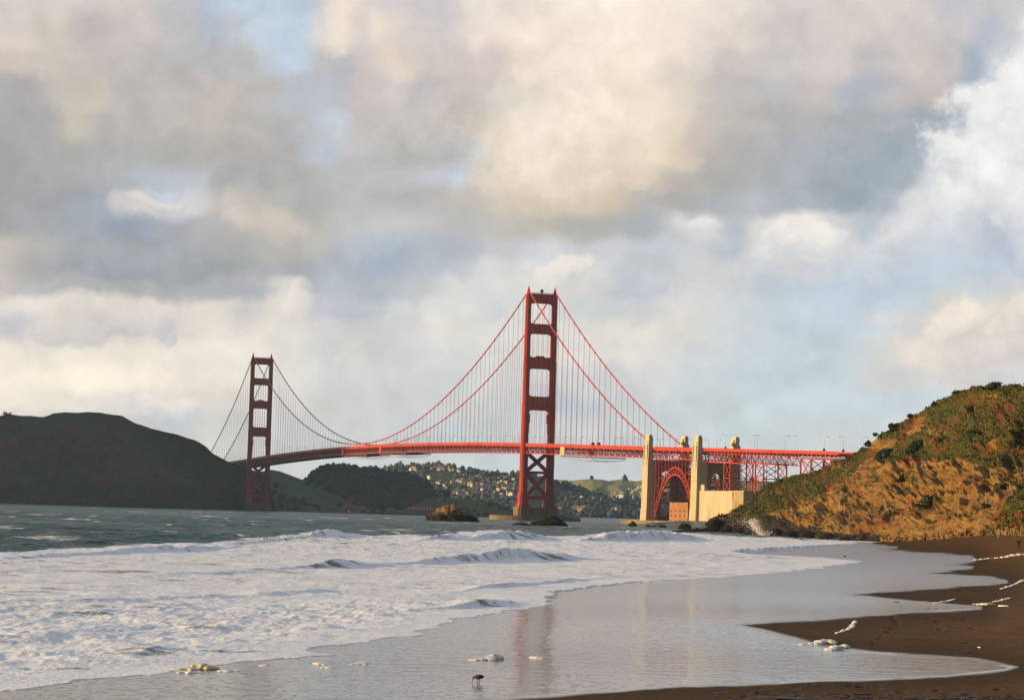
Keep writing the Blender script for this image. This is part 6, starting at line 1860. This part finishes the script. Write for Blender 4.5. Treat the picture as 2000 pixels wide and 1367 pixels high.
def mound(label, parts, m=None, group='foam mounds'):
    """parts: (photo x, foot y, width px, height px)"""
    base = GB(parts[0][0], parts[0][1])
    bm = bmesh.new()
    for q, (px, py, w, h) in enumerate(parts):
        p = GB(px, py); k = p[1] / F
        r = np.random.default_rng(int(px * 7 + py))
        nb = max(3, int(w / 6))
        for i in range(nb):
            u = (i + 0.5) / nb - 0.5
            hh = h * k * (1 - 1.6 * u * u) * r.uniform(0.75, 1.1); rx = w * k / nb * r.uniform(1.0, 1.5); ry = max(0.3, w * k * 0.30) * r.uniform(0.9, 1.3); hh *= 0.72
            c = p - base + np.array([u * w * k, r.uniform(-0.15, 0.15), 0])
            res = bmesh.ops.create_icosphere(bm, subdivisions=3, radius=1.0)
            vv = np.array([v.co[:] for v in res['verts']])
            d = 1 + 0.22 * fbm(vv[:, 0] * 2 + px, vv[:, 1] * 2 + vv[:, 2] * 2 + i, 3, 7)
            for v, dd in zip(res['verts'], d):
                v.co = Vector((v.co.x * rx * dd + c[0], v.co.y * ry * dd + c[1], (v.co.z * hh * dd if v.co.z > 0 else v.co.z * 0.05) + c[2]))
    me = bpy.data.meshes.new('foam_mound'); bm.to_mesh(me); bm.free()
    me.polygons.foreach_set('use_smooth', np.ones(len(me.polygons), bool))
    rm = link('foam_mound', me, m or M['foam']); rm.location = base
    mod = rm.modifiers.new('remesh', 'REMESH'); mod.mode = 'VOXEL'; mod.voxel_size = 0.03; mod.use_smooth_shade = True
    sm = rm.modifiers.new('smooth', 'SMOOTH'); sm.factor = 0.5; sm.iterations = 22
    tag(rm, label, 'sea foam', group)
mound('long pale foam mound with a tall lump at its right end, on the wet sand', [(968, 1287, 26, 17), (950, 1288, 34, 8), (932, 1288.5, 26, 5)])
mound('small flat foam patch right of the long mound on the wet sand', [(1050, 1284.5, 22, 5), (1062, 1285, 14, 3)])
mound('flat foam patch on the wet sand below the surf, left one', [(628, 1296, 28, 6), (640, 1297, 16, 3)])
mound('thin foam patch just below the left one', [(642, 1303.5, 30, 3.5)])
mound('foam patch on the wet sand below the surf, right one', [(708, 1296, 18, 7), (694, 1296.5, 18, 3)])
mound('yellowish heap of old foam at the edge of the surf', [(392, 1306, 36, 17), (368, 1308, 34, 10), (414, 1306, 24, 9), (345, 1310, 24, 5)], M['foam_old'])
mound('flat white foam patch under the yellowish heap', [(372, 1313, 46, 5)])
mound('flat white foam patch right of the yellowish heap', [(448, 1310, 36, 5)])
mound('little foam patch at the surf edge right of the yellowish heap', [(518, 1299, 18, 4)])
mound('lumpy foam heap at the tip of the middle sand tongue', [(1612, 1256, 40, 13), (1592, 1257, 24, 6), (1575, 1258, 24, 3)])
mound('overhanging foam lump in front of the lumpy heap', [(1636, 1267, 26, 13), (1650, 1265, 18, 12), (1622, 1268, 18, 5)])
mound('low white foam heap on the sand near the right edge', [(1926, 1181, 30, 7), (1912, 1180, 18, 3)])
mound('small white foam ball beside the low heap', [(1961, 1184.5, 15, 6)])
mound('tiny foam blob alone on the dark sand', [(1912, 1263.5, 5, 3)])
def streak(label, pts, r0, seed):
    P_ = [GB(a, b_) for a, b_ in pts]
    base = P_[0].copy(); r = np.random.default_rng(seed)
    C, S = [], []
    for a, b_ in zip(P_[:-1], P_[1:]):
        L = np.linalg.norm(b_ - a); n = max(2, int(L / (r0 * 0.9)))
        for i in range(n):
            q = a + (b_ - a) * (i + r.uniform(0, 1)) / n + np.array([r.normal(0, r0 * 0.8), r.normal(0, r0 * 3.0), 0])
            k = r.lognormal(-0.15, 0.45); C.append(q - base); S.append((r0 * k, r0 * 1.5 * k, r0 * 0.6 * k))
    o = link('foam_line', blobs('foam_line', np.array(C), np.array(S), M['foam'], ICO2, 0.15, seed, True), M['foam']); o.location = base
    tag(o, label, 'sea foam', 'lines of foam on the sand')
streak('crooked line of foam blobs on the middle sand tongue', [(1633, 1236.5), (1643, 1233.5), (1655, 1229), (1664, 1224), (1667, 1219), (1670, 1213)], 0.045, 1)
streak('thick white foam line on the sand at the right edge', [(1902, 1094), (1925, 1091.5), (1950, 1089.5), (1975, 1087), (2010, 1082)], 0.19, 2)
streak('short foam line beside the low foam heap', [(1938, 1176), (1955, 1172.5), (1972, 1167.5)], 0.05, 3)
streak('thin foam line on the third sand tongue', [(1823, 1177.5), (1845, 1174.5), (1866, 1169.5)], 0.035, 4)
streak('faint foam line on the upper sand at the right edge', [(1955, 1150), (1975, 1144), (2005, 1131)], 0.05, 5)

# ------------------------------------------------------------------ birds
FEATH = None
m, T, b = new_mat('brown_feathers')
tcn = T.node('ShaderNodeTexCoord').outputs['Object']
sp = T.node('ShaderNodeSeparateXYZ'); T.l.new(tcn, sp.inputs[0])
fc = T.mix(T.step(T.noise(tcn, 28.0, 4.0, 0.6), 0.4, 0.6), (0.13, 0.065, 0.022), (0.055, 0.030, 0.014))
fc = T.mix(T.step(sp.outputs[2], 0.21, 0.16), fc, (0.17, 0.090, 0.030))
fc = T.mix(T.step(sp.outputs[2], 0.145, 0.135), fc, (0.075, 0.070, 0.065))
T.l.new(fc, b.inputs['Base Color']); b.inputs['Roughness'].default_value = 0.8
def wader(px, py, label):
    p = GB(px, py)
    k = p[1] / F; sc = 19.5 * k / 0.33
    verts = [(.02, 0, .205), (.10, 0, .215), (.165, 0, .21), (.205, 0, .20), (-.06, 0, .20), (-.105, 0, .195), (-.14, -.005, .185), (-.155, -.005, .17), (-.165, -.005, .13), (-.178, -.005, .05),
             (.0, .028, .14), (-.005, .03, .08), (.0, .03, .012), (-.035, .03, .006), (.05, -.028, .145), (.075, -.03, .09), (.055, -.03, .012), (.02, -.03, .006)]
    edges = [(0, 1), (1, 2), (2, 3), (0, 4), (4, 5), (5, 6), (6, 7), (7, 8), (8, 9), (0, 10), (10, 11), (11, 12), (12, 13), (0, 14), (14, 15), (15, 16), (16, 17)]
    rad = [.098, .084, .048, .012, .078, .050, .042, .036, .016, .012, .018, .011, .010, .007, .018, .011, .010, .007]
    t = empty('shorebird', p, 0.0); t.scale = (sc, sc, sc)
    tag(t, label, 'bird')
    skin_body('body', verts, edges, rad, m, t, 0, 2)
    mb = MB()
    for sy in (-1, 1):
        mb.add([(-.05, sy * .066, .245), (.06, sy * .076, .268), (.19, sy * .03, .245), (.17, sy * .045, .225), (.03, sy * .084, .235), (-.05, sy * .07, .24), (-.05, sy * .05, .245), (.06, sy * .055, .268), (.19, sy * .02, .245), (.17, sy * .03, .225), (.03, sy * .06, .235), (-.05, sy * .05, .24)],
               [(0, 1, 2, 3, 4, 5), (11, 10, 9, 8, 7, 6), (0, 6, 7, 1), (1, 7, 8, 2), (2, 8, 9, 3), (3, 9, 10, 4), (4, 10, 11, 5), (5, 11, 6, 0)])
    mb.build('wing', simple_mat('wing_feathers', (0.09, 0.045, 0.018), (0.04, 0.022, 0.012), 30.0, 0.8), t)
wader(933, 1333.5, 'small brown shorebird probing the wet sand with its bill down')
def gull(px, py, D, rz, label, cat, flying, col):
    p = V(px, py, D) if flying else GB(px, py)
    t = empty('seabird', p, rz); tag(t, label, cat)
    gm = simple_mat('plumage_' + ('grey' if flying else 'dark'), col, rough=0.8)
    if flying:
        vs = [(0, 0, 0), (0, .16, 0), (0, .26, .01), (0, -.14, 0), (0, -.28, 0), (.16, .03, .05), (.38, .04, .10), (.62, -.04, .05), (-.16, .03, .05), (-.38, .04, .10), (-.62, -.04, .05)]
        es = [(0, 1), (1, 2), (0, 3), (3, 4), (0, 5), (5, 6), (6, 7), (0, 8), (8, 9), (9, 10)]
        rd = [.075, .06, .045, .05, .02, (.09, .02), (.075, .015), (.02, .008), (.09, .02), (.075, .015), (.02, .008)]
    else:
        vs = [(0, 0, .08), (-.12, 0, .09), (-.17, 0, .17), (-.24, 0, .17), (.14, 0, .09), (.24, 0, .10)]
        es = [(0, 1), (1, 2), (2, 3), (0, 4), (4, 5)]; rd = [.10, .08, .05, .015, .07, .02]
    skin_body('body', vs, es, rd, gm, t, 0, 1)
gull(1836, 747, 620, 0.6, 'tiny bird flying in the sky above the right hill', 'bird', True, (0.10, 0.10, 0.10))
gull(1650, 1087, 0, 0.2, 'tiny dark bird standing in the shallows before the cliff', 'bird', False, (0.05, 0.05, 0.05))
gull(1597, 1054, 0, 0.2, 'tiny white gull standing at the foot of the cliff', 'bird', False, (0.7, 0.7, 0.7))

# ------------------------------------------------------------------ small red-and-white boat off the far shore
p = G(678, 1004, 0.0); p[1] = 3300; p = V(678, 1003, 3300); p[2] = 0
t = empty('sailboat', p, 0.3); tag(t, 'tiny boat with a red and white sail off the far shore', 'boat')
mb = MB()
mb.prism([(-3.6, -1.2), (2.6, -1.2), (4.4, 0), (2.6, 1.2), (-3.6, 1.2)], -0.4, 1.0, [(-3.9, -1.5), (2.8, -1.5), (5.0, 0), (2.8, 1.5), (-3.9, 1.5)]); mb.build('hull', HM[0], t)
mb = MB(); mb.tube([(0.5, 0, 1), (0.5, 0, 10.5)], [0.12, 0.08], 6); mb.build('mast', M['dark_metal'], t)
mb = MB(); mb.add([(0.4, 0.05, 1.8), (-3.4, 0.3, 1.8), (0.4, 0.05, 10), (0.4, -0.05, 1.8), (-3.4, 0.2, 1.8), (0.4, -0.05, 10)], [(0, 1, 2), (5, 4, 3), (0, 3, 4, 1), (1, 4, 5, 2), (2, 5, 3, 0)]); mb.build('sail', simple_mat('red_sail', (0.5, 0.05, 0.04)), t)
mb = MB(); mb.add([(0.7, 0.05, 1.8), (4.4, 0.1, 1.4), (0.7, 0.05, 8), (0.7, -0.05, 1.8), (4.4, 0.0, 1.4), (0.7, -0.05, 8)], [(2, 1, 0), (3, 4, 5), (1, 4, 3, 0), (2, 5, 4, 1), (0, 3, 5, 2)]); mb.build('jib', HM[0], t)

# ------------------------------------------------------------------ spray
def spray(name, label, spec, seed):
    r = np.random.default_rng(seed); C, S = [], []
    for (px0, py0, px1, py1, sx, sy, n, D, s0) in spec:
        for i in range(n):
            u = r.uniform(0, 1) ** 1.2
            q = V(px0 + (px1 - px0) * u + r.normal(0, sx * (0.4 + u)), py0 + (py1 - py0) * u + r.normal(0, sy), D + r.normal(0, 2.0))
            if q[2] < 0.0: q[2] = abs(q[2]) * 0.3
            s = s0 * r.lognormal(0, 0.45); C.append(q); S.append((s, s, s * r.uniform(0.8, 1.6)))
    o = link(name, blobs(name, np.array(C), np.array(S), M['spray'], ICO1, 0.3, seed, True), M['spray'])
    tag(o, label, kind='stuff')
M['spray'] = simple_mat('spray_white', (0.82, 0.80, 0.76), rough=0.9, spec=0.1)
spray('cliff_spray', 'burst of white spray where a wave hits the cliff foot', [(1492, 1047, 1470, 1018, 3.5, 3.0, 1700, 908, 0.105), (1490, 1046, 1452, 1010, 10, 7, 1100, 912, 0.05), (1486, 1047, 1500, 1040, 6, 3, 600, 906, 0.09)], 3)

# ------------------------------------------------------------------ kelp scraps and pebbles on the near sand
def kelp():
    r = np.random.default_rng(77); C, S = [], []
    for i in range(520):
        if i < 330: px, py = r.uniform(1380, 2010), 1367 - abs(r.normal(0, 9))
        elif i < 430: px, py = r.uniform(1480, 2010), r.uniform(1335, 1368)
        else: px, py = r.uniform(1700, 2010), r.uniform(1140, 1275)
        if i % 3 == 0 and i < 430: px = 1500 + 520 * ((i * 0.37) % 1) + r.normal(0, 8)
        p = GB(px, py); k = r.lognormal(-0.2, 0.5)
        C.append(p); S.append((0.05 * k * r.uniform(0.8, 2.6), 0.06 * k, 0.018 * k))
    o = link('kelp_scraps', blobs('kelp_scraps', np.array(C), np.array(S), M['kelp'], ICO1, 0.4, 78), M['kelp'])
    tag(o, 'scattered dark kelp scraps and pebbles on the brown sand', kind='stuff')
M['kelp'] = simple_mat('dark_kelp', (0.022, 0.013, 0.007), (0.035, 0.020, 0.010), 5.0, 0.6, 0.3)
kelp()

# ------------------------------------------------------------------ a low cloud to the west whose shadow lies over the far headland
def build_cloud():
    S = np.array(SUN_DIR)
    zc = 900.0
    k = (zc - 90.0) / S[2]
    cx, cy = -330 + S[0] * k, 4260 + S[1] * k
    bm = bmesh.new()
    bmesh.ops.create_icosphere(bm, subdivisions=6, radius=1.0)
    v = np.array([p.co[:] for p in bm.verts])
    d = 1 + 0.16 * fbm(v[:, 0] * 2.2 + v[:, 2], v[:, 1] * 2.6 - v[:, 2], 4, 301)
    for p, q in zip(bm.verts, d):
        c = p.co
        # super-ellipsoid, flat-based
        sx = math.copysign(abs(c.x) ** 0.7, c.x); sy = math.copysign(abs(c.y) ** 0.6, c.y)
        p.co = Vector((sx * 1600 * q, sy * 1130 * q, (c.z * 130 if c.z > 0 else c.z * 40) * q))
    me = bpy.data.meshes.new('cloud'); bm.to_mesh(me); bm.free()
    me.polygons.foreach_set('use_smooth', np.ones(len(me.polygons), bool))
    o = link('cloud', me, simple_mat('cloud_white', (0.8, 0.8, 0.8), rough=1.0, spec=0.0))
    o.location = (cx, cy, zc)
    tag(o, 'low grey white cloud to the west shading the far headland', 'cloud')
build_cloud()

# ------------------------------------------------------------------ haze
def build_haze():
    mb = MB(); mb.box(-9000, 9000, -200, 11000, -20, 330)
    m = bpy.data.materials.new('haze_air'); m.use_nodes = True
    T = NT(m.node_tree); T.n.clear()
    out = T.node('ShaderNodeOutputMaterial'); pv = T.node('ShaderNodeVolumePrincipled')
    pv.inputs['Color'].default_value = (0.52, 0.74, 1.0, 1)
    pv.inputs['Density'].default_value = 3.0e-5
    pv.inputs['Anisotropy'].default_value = 0.1
    T.l.new(pv.outputs[0], out.inputs['Volume'])
    o = mb.build('haze', m)
    tag(o, kind='stuff')
build_haze()
